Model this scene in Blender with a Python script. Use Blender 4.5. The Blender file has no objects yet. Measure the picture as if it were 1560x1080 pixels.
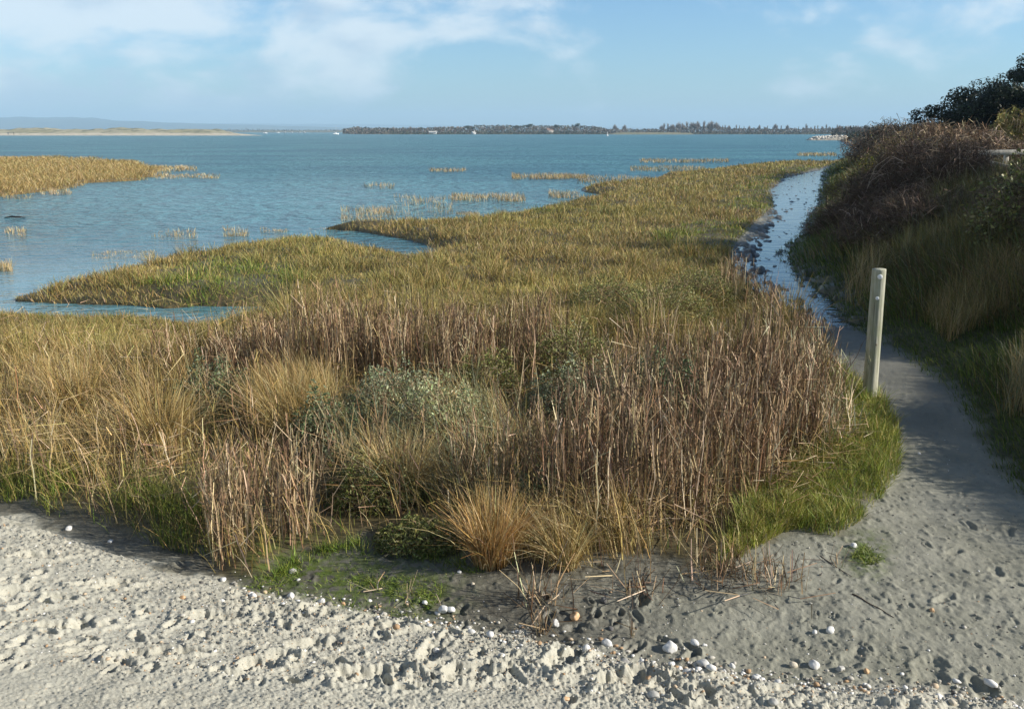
import bpy, math, random
import numpy as np
from mathutils import Vector, Matrix

rng = np.random.default_rng(11)
random.seed(5)
SC = bpy.context.scene
COL = SC.collection
R = math.radians

# ------------------------------------------------------------------ camera geometry
PW, PH, F = 1560.0, 1080.0, 1351.0
HORIZON = 200.5
CAMZ = 2.5
PITCH = math.atan((540 - HORIZON) / F)
CP, SP = math.cos(PITCH), math.sin(PITCH)
SEA = -0.20

def ground(px, py, z=0.0):
    """photo pixel -> point on the plane of height z"""
    px = np.asarray(px, float); py = np.asarray(py, float)
    r = (px - 780) / F; u = (540 - py) / F
    dy = CP + u * SP; dz = -SP + u * CP
    t = (z - CAMZ) / dz
    return r * t, dy * t

def pix(x, y, z=0.0):
    x = np.asarray(x, float); y = np.asarray(y, float)
    f = y * CP - (z - CAMZ) * SP
    u = y * SP + (z - CAMZ) * CP
    f = np.where(f < 0.05, 0.05, f)
    return 780 + F * x / f, 540 - F * u / f

def poly_w(pts, z=0.0):
    a = np.array([(p[0], p[1]) for p in pts], float)
    x, y = ground(a[:, 0], a[:, 1], z)
    return np.stack([x, y], 1)

def inpoly(x, y, P):
    x = np.asarray(x, float); y = np.asarray(y, float)
    ins = np.zeros(x.shape, bool)
    P = np.asarray(P, float)
    for i in range(len(P)):
        x1, y1 = P[i - 1]; x2, y2 = P[i]
        if y1 == y2: continue
        c = ((y1 > y) != (y2 > y)) & (x < (x2 - x1) * (y - y1) / (y2 - y1) + x1)
        ins ^= c
    return ins

def sdist(x, y, P):
    d = np.full(x.shape, 1e18)
    for i in range(len(P)):
        ax, ay = P[i - 1]; bx, by = P[i]
        ex, ey = bx - ax, by - ay
        L = ex * ex + ey * ey + 1e-12
        t = np.clip(((x - ax) * ex + (y - ay) * ey) / L, 0, 1)
        dx = x - ax - t * ex; dy = y - ay - t * ey
        np.minimum(d, dx * dx + dy * dy, out=d)
    d = np.sqrt(d)
    return np.where(inpoly(x, y, P), d, -d)

def ss(a, b, x):
    t = np.clip((x - a) / (b - a), 0, 1)
    return t * t * (3 - 2 * t)

# gradient noise ------------------------------------------------------------
_perm = np.random.default_rng(3).permutation(4096)
_ga = np.random.default_rng(4).uniform(0, 2 * np.pi, 4096)
_gx, _gy = np.cos(_ga), np.sin(_ga)
def pn(x, y, s=0):
    x = x + s * 17.31; y = y + s * 9.77
    xi = np.floor(x).astype(np.int64); yi = np.floor(y).astype(np.int64)
    xf = x - xi; yf = y - yi
    u = xf * xf * xf * (xf * (xf * 6 - 15) + 10); v = yf * yf * yf * (yf * (yf * 6 - 15) + 10)
    def g(ix, iy, fx, fy):
        h = _perm[(_perm[ix & 4095] + iy) & 4095]
        return _gx[h] * fx + _gy[h] * fy
    a = g(xi, yi, xf, yf); b = g(xi + 1, yi, xf - 1, yf)
    c = g(xi, yi + 1, xf, yf - 1); d = g(xi + 1, yi + 1, xf - 1, yf - 1)
    return 1.5 * ((a + (b - a) * u) * (1 - v) + (c + (d - c) * u) * v)
def fbm(x, y, o=3, s=0, g=.5):
    r = 0; a = 1; f = 1
    for i in range(o):
        r = r + a * pn(x * f, y * f, s + i * 3); a *= g; f *= 2.03
    return r

# ------------------------------------------------------------------ outlines on the ground
COAST = [(-900, 478), (-300, 477), (0, 486), (20, 486), (100, 490), (200, 493), (280, 487), (272, 474), (205, 466), (150, 465), (60, 462), (18, 460), (20, 455),
         (100, 437), (190, 420), (250, 402), (330, 385), (430, 373), (510, 371), (570, 383), (632, 398), (672, 384), (640, 371), (600, 362),
         (545, 353), (490, 350), (545, 346), (630, 344), (720, 339), (810, 325), (870, 312), (915, 303), (920, 298), (893, 293), (885, 287),
         (940, 282), (1000, 276), (1010, 268), (1080, 262), (1120, 256), (1180, 250), (1270, 247), (1300, 243), (1312, 232), (1300, 222),
         (1278, 214), (1290, 211), (1400, 208.5), (2600, 207)]
LAND = np.vstack([poly_w(COAST, SEA), [(1500, 300), (1500, -300), (-1500, -300), (-1500, 14)]])
POOL = poly_w([(246, 473), (300, 468), (408, 468), (412, 489), (350, 503), (300, 506), (256, 496)], SEA)
MARSH = poly_w([(-900, 640), (-300, 705), (0, 757), (60, 772), (150, 800), (230, 828), (318, 835), (322, 878), (400, 884), (455, 845), (560, 832),
                (640, 835), (700, 852), (740, 868), (800, 852), (860, 866), (940, 852), (1000, 845), (1040, 872), (1110, 880), (1150, 835),
                (1200, 803), (1270, 815), (1320, 780), (1366, 720), (1366, 660), (1345, 615), (1300, 580), (1260, 550), (1215, 510), (1165, 465),
                (1125, 425), (1112, 395), (1118, 372), (1150, 340), (1180, 312), (1172, 290), (1195, 270), (1250, 256), (1300, 243), (1290, 236), (400, 236), (-900, 260)])
SAND = np.vstack([poly_w([(-900, 700), (-300, 745), (0, 785), (150, 832), (330, 888), (420, 908), (560, 932), (640, 943), (740, 960), (880, 988), (1000, 1014),
                (1100, 1026), (1250, 1045), (1400, 1056), (1560, 1075), (1900, 1110)]), [(12, -6), (-12, -6)]])
BANKL = [(1268, 246), (1252, 262), (1249, 280), (1245, 300), (1228, 330), (1210, 358), (1188, 383), (1212, 420), (1250, 447), (1294, 492), (1359, 529), (1395, 552),
         (1456, 594), (1474, 622), (1503, 665), (1531, 708), (1560, 742), (1640, 830), (1800, 1000), (2200, 1060)]
BANK = np.vstack([poly_w([(1310, 232), (1312, 236)] + BANKL), [(30, 2.5), (1500, 2.5), (1500, 400)], poly_w([(2600, 207.5), (1400, 209), (1288, 211.5), (1278, 215)])])
STREAM = poly_w([(1262, 250), (1251, 258), (1201, 268), (1178, 286), (1176, 308), (1183, 333), (1158, 358), (1133, 383), (1128, 401), (1142, 430), (1180, 452),
                 (1223, 470), (1266, 490), (1290, 492), (1268, 459), (1232, 434), (1214, 412), (1192, 383), (1215, 358), (1233, 330), (1248, 304), (1252, 283), (1250, 266), (1266, 252)])
CLEAR = poly_w([(1262, 250), (1251, 258), (1201, 268), (1178, 286), (1176, 308), (1190, 333), (1172, 358), (1158, 378), (1165, 401), (1190, 430), (1225, 455),
                (1262, 480), (1280, 482), (1262, 459), (1230, 434), (1212, 412), (1190, 383), (1215, 358), (1233, 330), (1248, 304), (1252, 283), (1250, 266)])
ISLE = poly_w([(-900, 236), (-300, 239), (0, 241), (120, 243), (200, 251), (238, 257), (236, 268), (225, 275), (140, 280), (80, 292), (0, 301), (-300, 312), (-900, 330)], SEA)

# footprints in the sand (position, heading, length, depth)
FOOT = []
for px, py, a, L, d in [(1420, 1003, .9, .27, .016), (60, 860, .4, .24, .03), (170, 905, .5, .26, .03), (270, 850, 1.2, .2, .02), (120, 1000, .3, .26, .03), (330, 960, .2, .26, .03),
                        (480, 1010, .4, .28, .035), (860, 1010, 1.1, .3, .05), (960, 1040, .6, .3, .05), (720, 1050, .2, .28, .04), (590, 960, .5, .24, .03), (400, 1060, .9, .26, .03),
                        (240, 1050, .4, .26, .03), (1180, 1062, .3, .26, .03), (560, 1070, .3, .3, .04), (20, 940, .6, .25, .03), (420, 935, .2, .25, .03), (660, 1010, 1.3, .24, .03),
                        (1300, 985, .8, .2, .012), (1500, 1040, 1.3, .24, .02), (1330, 700, 1.2, .2, .008), (1480, 790, 1.4, .12, .016), (1455, 830, .3, .12, .014), (1520, 860, 1.0, .14, .014), (1440, 900, .6, .12, .014), (1540, 800, 1.2, .12, .014)]:
    x, y = ground(px, py, .05); FOOT.append((float(x), float(y), a, L, d))
for i in range(250):
    px, py = random.uniform(-450, 1100), random.uniform(880, 1085)
    x, y = ground(px, py, .1); FOOT.append((float(x), float(y), random.uniform(0, 3.1), random.uniform(.04, .15), random.uniform(.010, .030)))
for i in range(260):
    px, py = random.uniform(1190, 1780), random.uniform(650, 1040)
    x, y = ground(px, py, .0); FOOT.append((float(x), float(y), random.uniform(0, 3.1), random.uniform(.025, .065), random.uniform(.004, .010)))

def fields(x, y):
    d = {}
    d['land'] = np.minimum(sdist(x, y, LAND), -sdist(x, y, POOL) - .05)
    d['isle'] = sdist(x, y, ISLE)
    d['marsh'] = sdist(x, y, MARSH)
    d['sand'] = sdist(x, y, SAND)
    d['bank'] = sdist(x, y, BANK)
    d['stream'] = sdist(x, y, STREAM)
    d['clear'] = sdist(x, y, CLEAR)
    return d

def height(x, y, fine=False, f=None):
    f = f or fields(x, y)
    wob = .10 * pn(x * .9, y * .9, 5) + .06 * pn(x * 2.7, y * 2.7, 6) + .03 * pn(x * 7, y * 7, 7)
    land = f['land'] + wob * .9 * np.clip(y / 25, .4, 2.5)
    zsea = SEA - .12 - np.minimum(3.0, .02 * np.maximum(0, -land))
    isle = ss(-1.2, .9, f['isle'] + 3.0 * pn(x * .22, y * .22, 9))
    zsea = zsea + isle * (SEA + .10 - zsea)
    z = 0.0 * x
    mm = ss(-.06, .22, f['marsh'] + wob * .7)
    wet = 1 - ss(-.05, .8, f['land'] + .35 * pn(x * .8, y * .8, 13))
    z = z + mm * (.035 + .05 * fbm(x * .7, y * .7, 3, 12)) * (1 - wet) + mm * wet * (SEA + .035)
    sd = np.maximum(0, f['sand'])
    zs = .9 * (1 - np.exp(-(.02 * ss(0, .1, sd) + .20 * sd + .05 * sd * sd) / .9))
    z = z + zs
    b = np.maximum(0, f['bank'] + wob)
    z = z + 1.25 * ss(-.6, 4.8, b) * ss(0, .5, b) + .16 * ss(.3, 1.5, b) * fbm(x * .35, y * .35, 3, 21)
    st = ss(-.55, .0, f['stream']) * (1 - .8 * mm)
    cl = ss(-.25, .25, f['clear'])
    z = z + st * (-.066 - .034 * cl + (.095 - .03 * cl) * (fbm(x * 4.2, y * 1.9, 4, 31, .6)))
    z = z - .02 * ss(.5, 0., np.abs(f['sand'] + .25)) * (1 - mm)
    if fine:
        near = ss(14, 7, np.hypot(x, y))
        sm = ss(-.05, .12, f['sand'] + .12 * pn(x * 3, y * 3, 44) + .05 * pn(x * 9, y * 9, 45))
        edge = np.exp(-(np.maximum(0, f['sand']) / .55) ** 2)
        ua, va = x * .80 + y * .60, -x * .60 + y * .80            # wind ridges run away to the right
        rgt = ss(-.3, .9, x)
        lump = np.abs(fbm(ua * 1.7, va * 4.2, 3, 50)) * (.012 + .02 * rgt * edge) + fbm(ua * 3, va * 4, 3, 55) * .010
        crumb = np.maximum(0, fbm(x * 34, y * 38, 4, 60, .75) - .20 - .5 * pn(x * 1.3, y * 1.3, 62)) * .013
        grit = fbm(x * 60, y * 60, 4, 66, .8) * .0036 + np.maximum(0, pn(x * 120, y * 130, 69) - .25) * .006
        z = z + near * sm * (lump + crumb * (.7 + .9 * edge) + grit)
        z = z + near * sm * edge * np.maximum(0, fbm(x * 7, y * 7, 4, 71, .6) - .25) * (.010 + .028 * rgt)
        pm = (1 - sm) * (1 - mm) * (1 - ss(-.1, .3, f['bank']))
        peb = np.maximum(0, fbm(x * 16, y * 16, 2, 77) - .22)
        z = z + near * pm * (fbm(x * 2.1, y * 2.1, 3, 73) * .012 + fbm(x * 14, y * 14, 3, 75) * .0045 * ss(-.2, .3, pn(x * .8, y * .8, 78)) + peb * .014 + grit * .5)
        for (fx, fy, a, L, dp) in FOOT:
            k = np.nonzero((np.abs(x - fx) < L) & (np.abs(y - fy) < L))
            if len(k[0]) == 0: continue
            ca, sa = math.cos(a), math.sin(a)
            dx, dy = x[k] - fx, y[k] - fy
            u = (dx * ca + dy * sa) / (L * .5); v = (-dx * sa + dy * ca) / (L * .21)
            rr = np.sqrt(u * u + v * v) + .55 * pn(x[k] * 13, y[k] * 13, 80) + .3 * pn(x[k] * 34, y[k] * 34, 81)
            z[k] += -dp * np.exp(-rr ** 4) + dp * .45 * np.exp(-((rr - 1.45) / .35) ** 2)
    ls = ss(-.09, .07, land)
    return zsea + (z - zsea) * ls

# ------------------------------------------------------------------ mesh + material helpers
def mesh_obj(name, V, Fq, mat, parent=None, smooth=False, col=None, vattr=None, loc=None):
    """V (n,3), Fq (m,k) faces of one size, col (m,3) colour per face"""
    V = np.ascontiguousarray(V, np.float32); Fq = np.ascontiguousarray(Fq, np.int32)
    me = bpy.data.meshes.new(name)
    n, (m, k) = len(V), Fq.shape
    me.vertices.add(n); me.vertices.foreach_set('co', V.ravel())
    me.loops.add(m * k); me.loops.foreach_set('vertex_index', Fq.ravel())
    me.polygons.add(m)
    me.polygons.foreach_set('loop_start', np.arange(0, m * k, k, dtype=np.int32))
    if smooth: me.polygons.foreach_set('use_smooth', np.ones(m, bool))
    if col is not None:
        a = me.attributes.new('col', 'FLOAT_COLOR', 'FACE')
        c = np.ones((m, 4), np.float32); c[:, :3] = col
        a.data.foreach_set('color', c.ravel())
    for key, val in (vattr or {}).items():
        a = me.attributes.new(key, 'FLOAT', 'POINT')
        a.data.foreach_set('value', np.ascontiguousarray(val, np.float32))
    me.update(calc_edges=True)
    o = bpy.data.objects.new(name, me); COL.objects.link(o)
    if mat: me.materials.append(mat)
    if parent: o.parent = parent
    if loc is not None: o.location = loc
    return o

def tag(o, label=None, cat=None, group=None, kind=None):
    if label: o['label'] = label
    if cat: o['category'] = cat
    if group: o['group'] = group
    if kind: o['kind'] = kind
    return o

def thing(name, loc, label, cat, group=None, rz=0):
    o = bpy.data.objects.new(name, None); COL.objects.link(o)
    o.empty_display_size = .3
    o.location = loc; o.rotation_euler = (0, 0, rz)
    return tag(o, label, cat, group)

class NT:
    def __init__(s, name):
        s.m = bpy.data.materials.new(name); s.m.use_nodes = True
        s.t = s.m.node_tree; s.t.nodes.clear()
        s.out = s.n('ShaderNodeOutputMaterial')
    def n(s, typ, **kw):
        x = s.t.nodes.new(typ)
        for k, v in kw.items():
            if k in x.bl_rna.properties.keys(): setattr(x, k, v)
            else: x.inputs[k].default_value = v
        return x
    def l(s, a, b): s.t.links.new(a, b)
    def mix(s, fac, a, b, blend='MIX'):
        x = s.n('ShaderNodeMix', data_type='RGBA', blend_type=blend)
        for sock, v in ((x.inputs[0], fac), (x.inputs[6], a), (x.inputs[7], b)):
            if hasattr(v, 'is_output'): s.l(v, sock)
            elif isinstance(v, (int, float)): sock.default_value = v
            else: sock.default_value = (*v, 1)
        return x.outputs[2]
    def math(s, op, a, b=0.0, clamp=False):
        x = s.n('ShaderNodeMath', operation=op, use_clamp=clamp)
        for sock, v in ((x.inputs[0], a), (x.inputs[1], b)):
            if hasattr(v, 'is_output'): s.l(v, sock)
            else: sock.default_value = v
        return x.outputs[0]
    def ramp(s, v, lo, hi):
        x = s.n('ShaderNodeMapRange', interpolation_type='SMOOTHSTEP')
        s.l(v, x.inputs[0]); x.inputs[1].default_value = lo; x.inputs[2].default_value = hi
        return x.outputs[0]
    def noise(s, vec, scale, detail=4, rough=.55):
        x = s.n('ShaderNodeTexNoise'); x.inputs['Scale'].default_value = scale
        x.inputs['Detail'].default_value = detail; x.inputs['Roughness'].default_value = rough
        s.l(vec, x.inputs['Vector']); return x.outputs['Fac']
    def attr(s, name):
        return s.n('ShaderNodeAttribute', attribute_name=name)

def mat_plain(name, col, rough=.8, var=.25, scale=6.0, spec=.3, bump=0.0, metal=0):
    t = NT(name)
    co = t.n('ShaderNodeTexCoord').outputs['Object']
    p = t.n('ShaderNodeBsdfPrincipled'); p.inputs['Roughness'].default_value = rough
    p.inputs['Specular IOR Level'].default_value = spec; p.inputs['Metallic'].default_value = metal
    nz = t.noise(co, scale)
    lo = tuple(c * (1 - var) for c in col); hi = tuple(min(1, c * (1 + var)) for c in col)
    t.l(t.mix(t.ramp(nz, .3, .7), lo, hi), p.inputs['Base Color'])
    if bump:
        b = t.n('ShaderNodeBump'); b.inputs['Strength'].default_value = bump; b.inputs['Distance'].default_value = .02
        t.l(t.noise(co, scale * 4), b.inputs['Height']); t.l(b.outputs[0], p.inputs['Normal'])
    t.l(p.outputs[0], t.out.inputs['Surface'])
    return t.m

def mat_leaf(name, trans=.3, rough=.6, spec=.25):
    """plant tissue: each blade, stem or leaf has its own tissue colour"""
    t = NT(name)
    c = t.attr('col').outputs['Color']
    p = t.n('ShaderNodeBsdfPrincipled'); p.inputs['Roughness'].default_value = rough
    p.inputs['Specular IOR Level'].default_value = spec
    t.l(c, p.inputs['Base Color'])
    tr = t.n('ShaderNodeBsdfTranslucent'); t.l(c, tr.inputs['Color'])
    mx = t.n('ShaderNodeMixShader'); mx.inputs[0].default_value = trans
    t.l(p.outputs[0], mx.inputs[1]); t.l(tr.outputs[0], mx.inputs[2])
    t.l(mx.outputs[0], t.out.inputs['Surface'])
    return t.m

M_STEM = mat_leaf('dry_stems', .0, .65)
M_GRASS = mat_leaf('grass_blades', .16, .55, .3)
M_LEAF = mat_leaf('leaves', .15, .5, .3)
M_TWIG = mat_leaf('twigs', .0, .75)

# strips: grass blades, stems, twigs ------------------------------------------
def strips(base, h, w, az, lean, curve, S=3, taper=.8, azw=None, droop=.35, kink=0.0):
    n = len(base)
    t = np.linspace(0, 1, S + 1)[None, :]
    azw = rng.uniform(0, np.pi, n) if azw is None else azw
    h = np.broadcast_to(h, (n,)); w = np.broadcast_to(w, (n,)); lean = np.broadcast_to(lean, (n,)); curve = np.broadcast_to(curve, (n,))
    off = h[:, None] * (lean[:, None] * t + curve[:, None] * t * t)
    zz = h[:, None] * (t * (1 - .25 * lean[:, None] ** 2) - droop * curve[:, None] * t ** 2.2)
    cx = base[:, 0:1] + np.cos(az)[:, None] * off
    cy = base[:, 1:2] + np.sin(az)[:, None] * off
    cz = base[:, 2:3] + zz
    if kink:
        kx = rng.normal(0, kink, (2, n, S + 1)) * h[None, :, None] * (t > 0); cx = cx + kx[0]; cy = cy + kx[1]
    hw = w[:, None] * .5 * (1 - taper * t ** 1.5)
    wx = np.cos(azw)[:, None] * hw; wy = np.sin(azw)[:, None] * hw
    V = np.empty((n, S + 1, 2, 3), np.float32)
    V[:, :, 0, 0] = cx - wx; V[:, :, 0, 1] = cy - wy; V[:, :, 0, 2] = cz
    V[:, :, 1, 0] = cx + wx; V[:, :, 1, 1] = cy + wy; V[:, :, 1, 2] = cz
    i = (np.arange(n) * (S + 1) * 2)[:, None] + (np.arange(S) * 2)[None, :]
    Fq = np.stack([i, i + 1, i + 3, i + 2], -1).reshape(-1, 4)
    return V.reshape(-1, 3), Fq

def strip_cols(c, S, tip=None, jit=.18):
    n = len(c)
    c = c * (1 + jit * rng.standard_normal((n, 1))) * (1 + .06 * rng.standard_normal((n, 3)))
    out = np.repeat(c[:, None, :], S, 1)
    if tip is not None:
        k = (np.arange(S) / max(1, S - 1))[None, :, None]
        out = out * (1 - k) + np.asarray(tip)[None, None, :] * k * rng.uniform(.5, 1.3, (n, 1, 1)) if np.ndim(tip) == 1 else out * (1 - k) + tip[:, None, :] * k
    return np.clip(out, .003, .9).reshape(-1, 3)

def segs(A, B, wa, wb, azw=None):
    """straight tapering twigs from A to B, as two crossed strips"""
    n = len(A)
    d = B - A; d /= np.linalg.norm(d, axis=1, keepdims=True) + 1e-9
    r = rng.standard_normal((n, 3)); s = np.cross(d, r); s /= np.linalg.norm(s, axis=1, keepdims=True) + 1e-9
    wa = np.broadcast_to(wa, (n,))[:, None] * .5; wb = np.broadcast_to(wb, (n,))[:, None] * .5
    V = np.stack([A - s * wa, A + s * wa, B + s * wb, B - s * wb], 1).reshape(-1, 3)
    return V, np.arange(n * 4).reshape(n, 4)

def leaves(P, size, elong=.5, up=.3, nrm=None):
    n = len(P)
    N = rng.standard_normal((n, 3)) if nrm is None else nrm + .5 * rng.standard_normal((n, 3))
    N[:, 2] += up; N /= np.linalg.norm(N, axis=1, keepdims=True) + 1e-9
    r = rng.standard_normal((n, 3)); a = np.cross(N, r); a /= np.linalg.norm(a, axis=1, keepdims=True) + 1e-9
    b = np.cross(N, a)
    s = np.broadcast_to(size, (n,))[:, None]
    a = a * s * .5; b = b * s * .5 * elong
    V = np.stack([P - a, P - .1 * a + b, P + a, P - .1 * a - b], 1).reshape(-1, 3)
    return V, np.arange(n * 4).reshape(n, 4)

def join(*vf):
    Vs, Fs, k = [], [], 0
    for V, Fq in vf:
        Vs.append(V); Fs.append(Fq + k); k += len(V)
    return np.concatenate(Vs), np.concatenate(Fs)

def tubes(paths, sides=6):
    """list of (points (k,3), radii (k,)) -> quads"""
    out = []
    for P, rad in paths:
        P = np.asarray(P, float); rad = np.asarray(rad, float); k = len(P)
        T = np.gradient(P, axis=0); T /= np.linalg.norm(T, axis=1, keepdims=True) + 1e-9
        ref = np.array([0, 0, 1.0]) if abs(T[0, 2]) < .9 else np.array([1.0, 0, 0])
        U = np.cross(T, ref); U /= np.linalg.norm(U, axis=1, keepdims=True) + 1e-9
        W = np.cross(T, U)
        a = np.linspace(0, 2 * np.pi, sides, endpoint=False)
        V = P[:, None, :] + rad[:, None, None] * (np.cos(a)[None, :, None] * U[:, None, :] + np.sin(a)[None, :, None] * W[:, None, :])
        i = np.arange(k - 1)[:, None] * sides; j = np.arange(sides)[None, :]; j2 = (j + 1) % sides
        Fq = np.stack([i + j, i + j2, i + sides + j2, i + sides + j], -1).reshape(-1, 4)
        V = V.reshape(-1, 3)
        # end caps as fans collapsed to quads
        c0 = len(V); V = np.vstack([V, P[:1], P[-1:]])
        jj = np.arange(sides); j2 = (jj + 1) % sides; e = (k - 1) * sides
        half = np.arange(0, sides, 2)
        cap0 = np.stack([np.full(len(half), c0), (half + 2) % sides, (half + 1) % sides, half], 1)
        cap1 = np.stack([np.full(len(half), c0 + 1), e + half, e + (half + 1) % sides, e + (half + 2) % sides], 1)
        out.append((V, np.vstack([Fq, cap0, cap1])))
    return join(*out)

def pal(n, cols, wts):
    """n tissue colours picked from a palette"""
    cols = np.array(cols, float); wts = np.array(wts, float); wts /= wts.sum()
    return cols[rng.choice(len(cols), n, p=wts)]

# palettes (linear base colours)
PINK = ([.27, .182, .098], [.35, .255, .15], [.185, .112, .06], [.50, .40, .26], [.095, .062, .038])
GOLD = ([.35, .24, .085], [.43, .32, .13], [.25, .165, .05], [.50, .40, .21], [.17, .13, .04])
OLIV = ([.20, .18, .052], [.26, .225, .068], [.14, .145, .038], [.33, .25, .09])
GREE = ([.12, .18, .022], [.18, .23, .035], [.085, .14, .02], [.24, .25, .055])
GREY = ([.18, .205, .11], [.25, .27, .16], [.115, .145, .065], [.31, .32, .20])
PI = math.pi

# ------------------------------------------------------------------ world, sun, camera
SUN_EL, SUN_AZ = R(26), R(-9)          # azimuth from +X towards +Y
def make_world():
    w = bpy.data.worlds.new('World'); SC.world = w; w.use_nodes = True
    t = w.node_tree; t.nodes.clear()
    N = t.nodes.new; L = t.links.new
    out = N('ShaderNodeOutputWorld'); bg = N('ShaderNodeBackground')
    sky = N('ShaderNodeTexSky'); sky.sky_type = 'NISHITA'; sky.sun_disc = False
    sky.sun_elevation = SUN_EL; sky.sun_rotation = PI / 2 - SUN_AZ
    sky.air_density = 1.0; sky.dust_density = .6; sky.ozone_density = 2.0
    bg.inputs['Strength'].default_value = .074
    # clouds by direction: a flat layer seen in perspective
    tc = N('ShaderNodeTexCoord'); sep = N('ShaderNodeSeparateXYZ'); L(tc.outputs['Generated'], sep.inputs[0])
    def mth(op, a, b=0.0, cl=False):
        m = N('ShaderNodeMath'); m.operation = op; m.use_clamp = cl
        for s, v in ((m.inputs[0], a), (m.inputs[1], b)):
            if hasattr(v, 'is_output'): L(v, s)
            else: s.default_value = v
        return m.outputs[0]
    def ramp(v, lo, hi):
        x = N('ShaderNodeMapRange'); x.interpolation_type = 'SMOOTHSTEP'; L(v, x.inputs[0]); x.inputs[1].default_value = lo; x.inputs[2].default_value = hi
        return x.outputs[0]
    mp = N('ShaderNodeMapping'); mp.inputs['Scale'].default_value = (1, 1, 2.0); mp.inputs['Location'].default_value = (.35, .1, .0)
    L(tc.outputs['Generated'], mp.inputs['Vector'])
    def noise(scale, det, rough, dist=0.0):
        n = N('ShaderNodeTexNoise'); n.inputs['Scale'].default_value = scale; n.inputs['Detail'].default_value = det
        n.inputs['Roughness'].default_value = rough; n.inputs['Distortion'].default_value = dist
        L(mp.outputs[0], n.inputs['Vector']); return n.outputs['Fac']
    big = noise(7.5, 9, .56, .25)
    # more cloud to the left (-x) of the view
    x = sep.outputs[0]; z = sep.outputs[2]
    left = ramp(x, .26, -.40)
    dens = mth('ADD', big, mth('MULTIPLY', left, .235))
    dens = mth('ADD', dens, mth('MULTIPLY', ramp(z, .0, .11), .05))
    cl = ramp(dens, .57, .80)
    cl = mth('MULTIPLY', cl, ramp(z, -.01, .035))
    cl = mth('MULTIPLY', cl, .74)
    shade = ramp(mth('ADD', noise(9.0, 5, .5), mth('MULTIPLY', z, 1.2)), .42, .66)
    cc = N('ShaderNodeMix'); cc.data_type = 'RGBA'; L(shade, cc.inputs[0])
    cc.inputs[6].default_value = (4.4, 5.4, 6.5, 1); cc.inputs[7].default_value = (7.2, 7.8, 8.1, 1)
    tint = N('ShaderNodeMix'); tint.data_type = 'RGBA'; tint.blend_type = 'MULTIPLY'; tint.inputs[0].default_value = 1
    L(sky.outputs[0], tint.inputs[6]); tint.inputs[7].default_value = (.725, 1.0, 1.25, 1)
    mx = N('ShaderNodeMix'); mx.data_type = 'RGBA'; L(cl, mx.inputs[0]); L(tint.outputs[2], mx.inputs[6]); L(cc.outputs[2], mx.inputs[7])
    deep = N('ShaderNodeMix'); deep.data_type = 'RGBA'; deep.blend_type = 'MULTIPLY'; deep.inputs[0].default_value = 1  # upper sky, above the view, darkened to cut the fill light
    dk = N('ShaderNodeMix'); dk.data_type = 'RGBA'; L(ramp(z, .16, .55), dk.inputs[0]); dk.inputs[6].default_value = (1, 1, 1, 1); dk.inputs[7].default_value = (.42, .46, .52, 1)
    L(mx.outputs[2], deep.inputs[6]); L(dk.outputs[2], deep.inputs[7])
    L(deep.outputs[2], bg.inputs['Color']); L(bg.outputs[0], out.inputs['Surface'])
make_world()

sl = bpy.data.lights.new('sun', 'SUN'); sl.energy = 5.0; sl.angle = R(.53); sl.color = (1.0, .93, .82)
so = bpy.data.objects.new('sun', sl); COL.objects.link(so)
sd_ = Vector((math.cos(SUN_EL) * math.cos(SUN_AZ), math.cos(SUN_EL) * math.sin(SUN_AZ), math.sin(SUN_EL)))
so.rotation_euler = sd_.to_track_quat('Z', 'Y').to_euler(); so.location = (60, 10, 40)

cd = bpy.data.cameras.new('camera'); cam = bpy.data.objects.new('camera', cd); COL.objects.link(cam)
cam.location = (0, 0, CAMZ); cam.rotation_euler = (PI / 2 - PITCH, 0, 0)
cd.sensor_width = 36; cd.lens = F * 36 / PW; cd.clip_start = .1; cd.clip_end = 60000
SC.camera = cam
SC.view_settings.view_transform = 'Standard'; SC.view_settings.look = 'None'
SC.view_settings.exposure = 0.80; SC.view_settings.gamma = 1
SC.cycles.max_bounces = 6; SC.cycles.diffuse_bounces = 3; SC.cycles.glossy_bounces = 3; SC.cycles.transmission_bounces = 4
SC.cycles.volume_bounces = 0; SC.cycles.use_denoising = True; SC.cycles.denoiser = 'OPENIMAGEDENOISE'; SC.cycles.denoising_input_passes = 'RGB_ALBEDO_NORMAL'; SC.cycles.denoising_prefilter = 'ACCURATE'; SC.cycles.sample_clamp_indirect = 6

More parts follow.
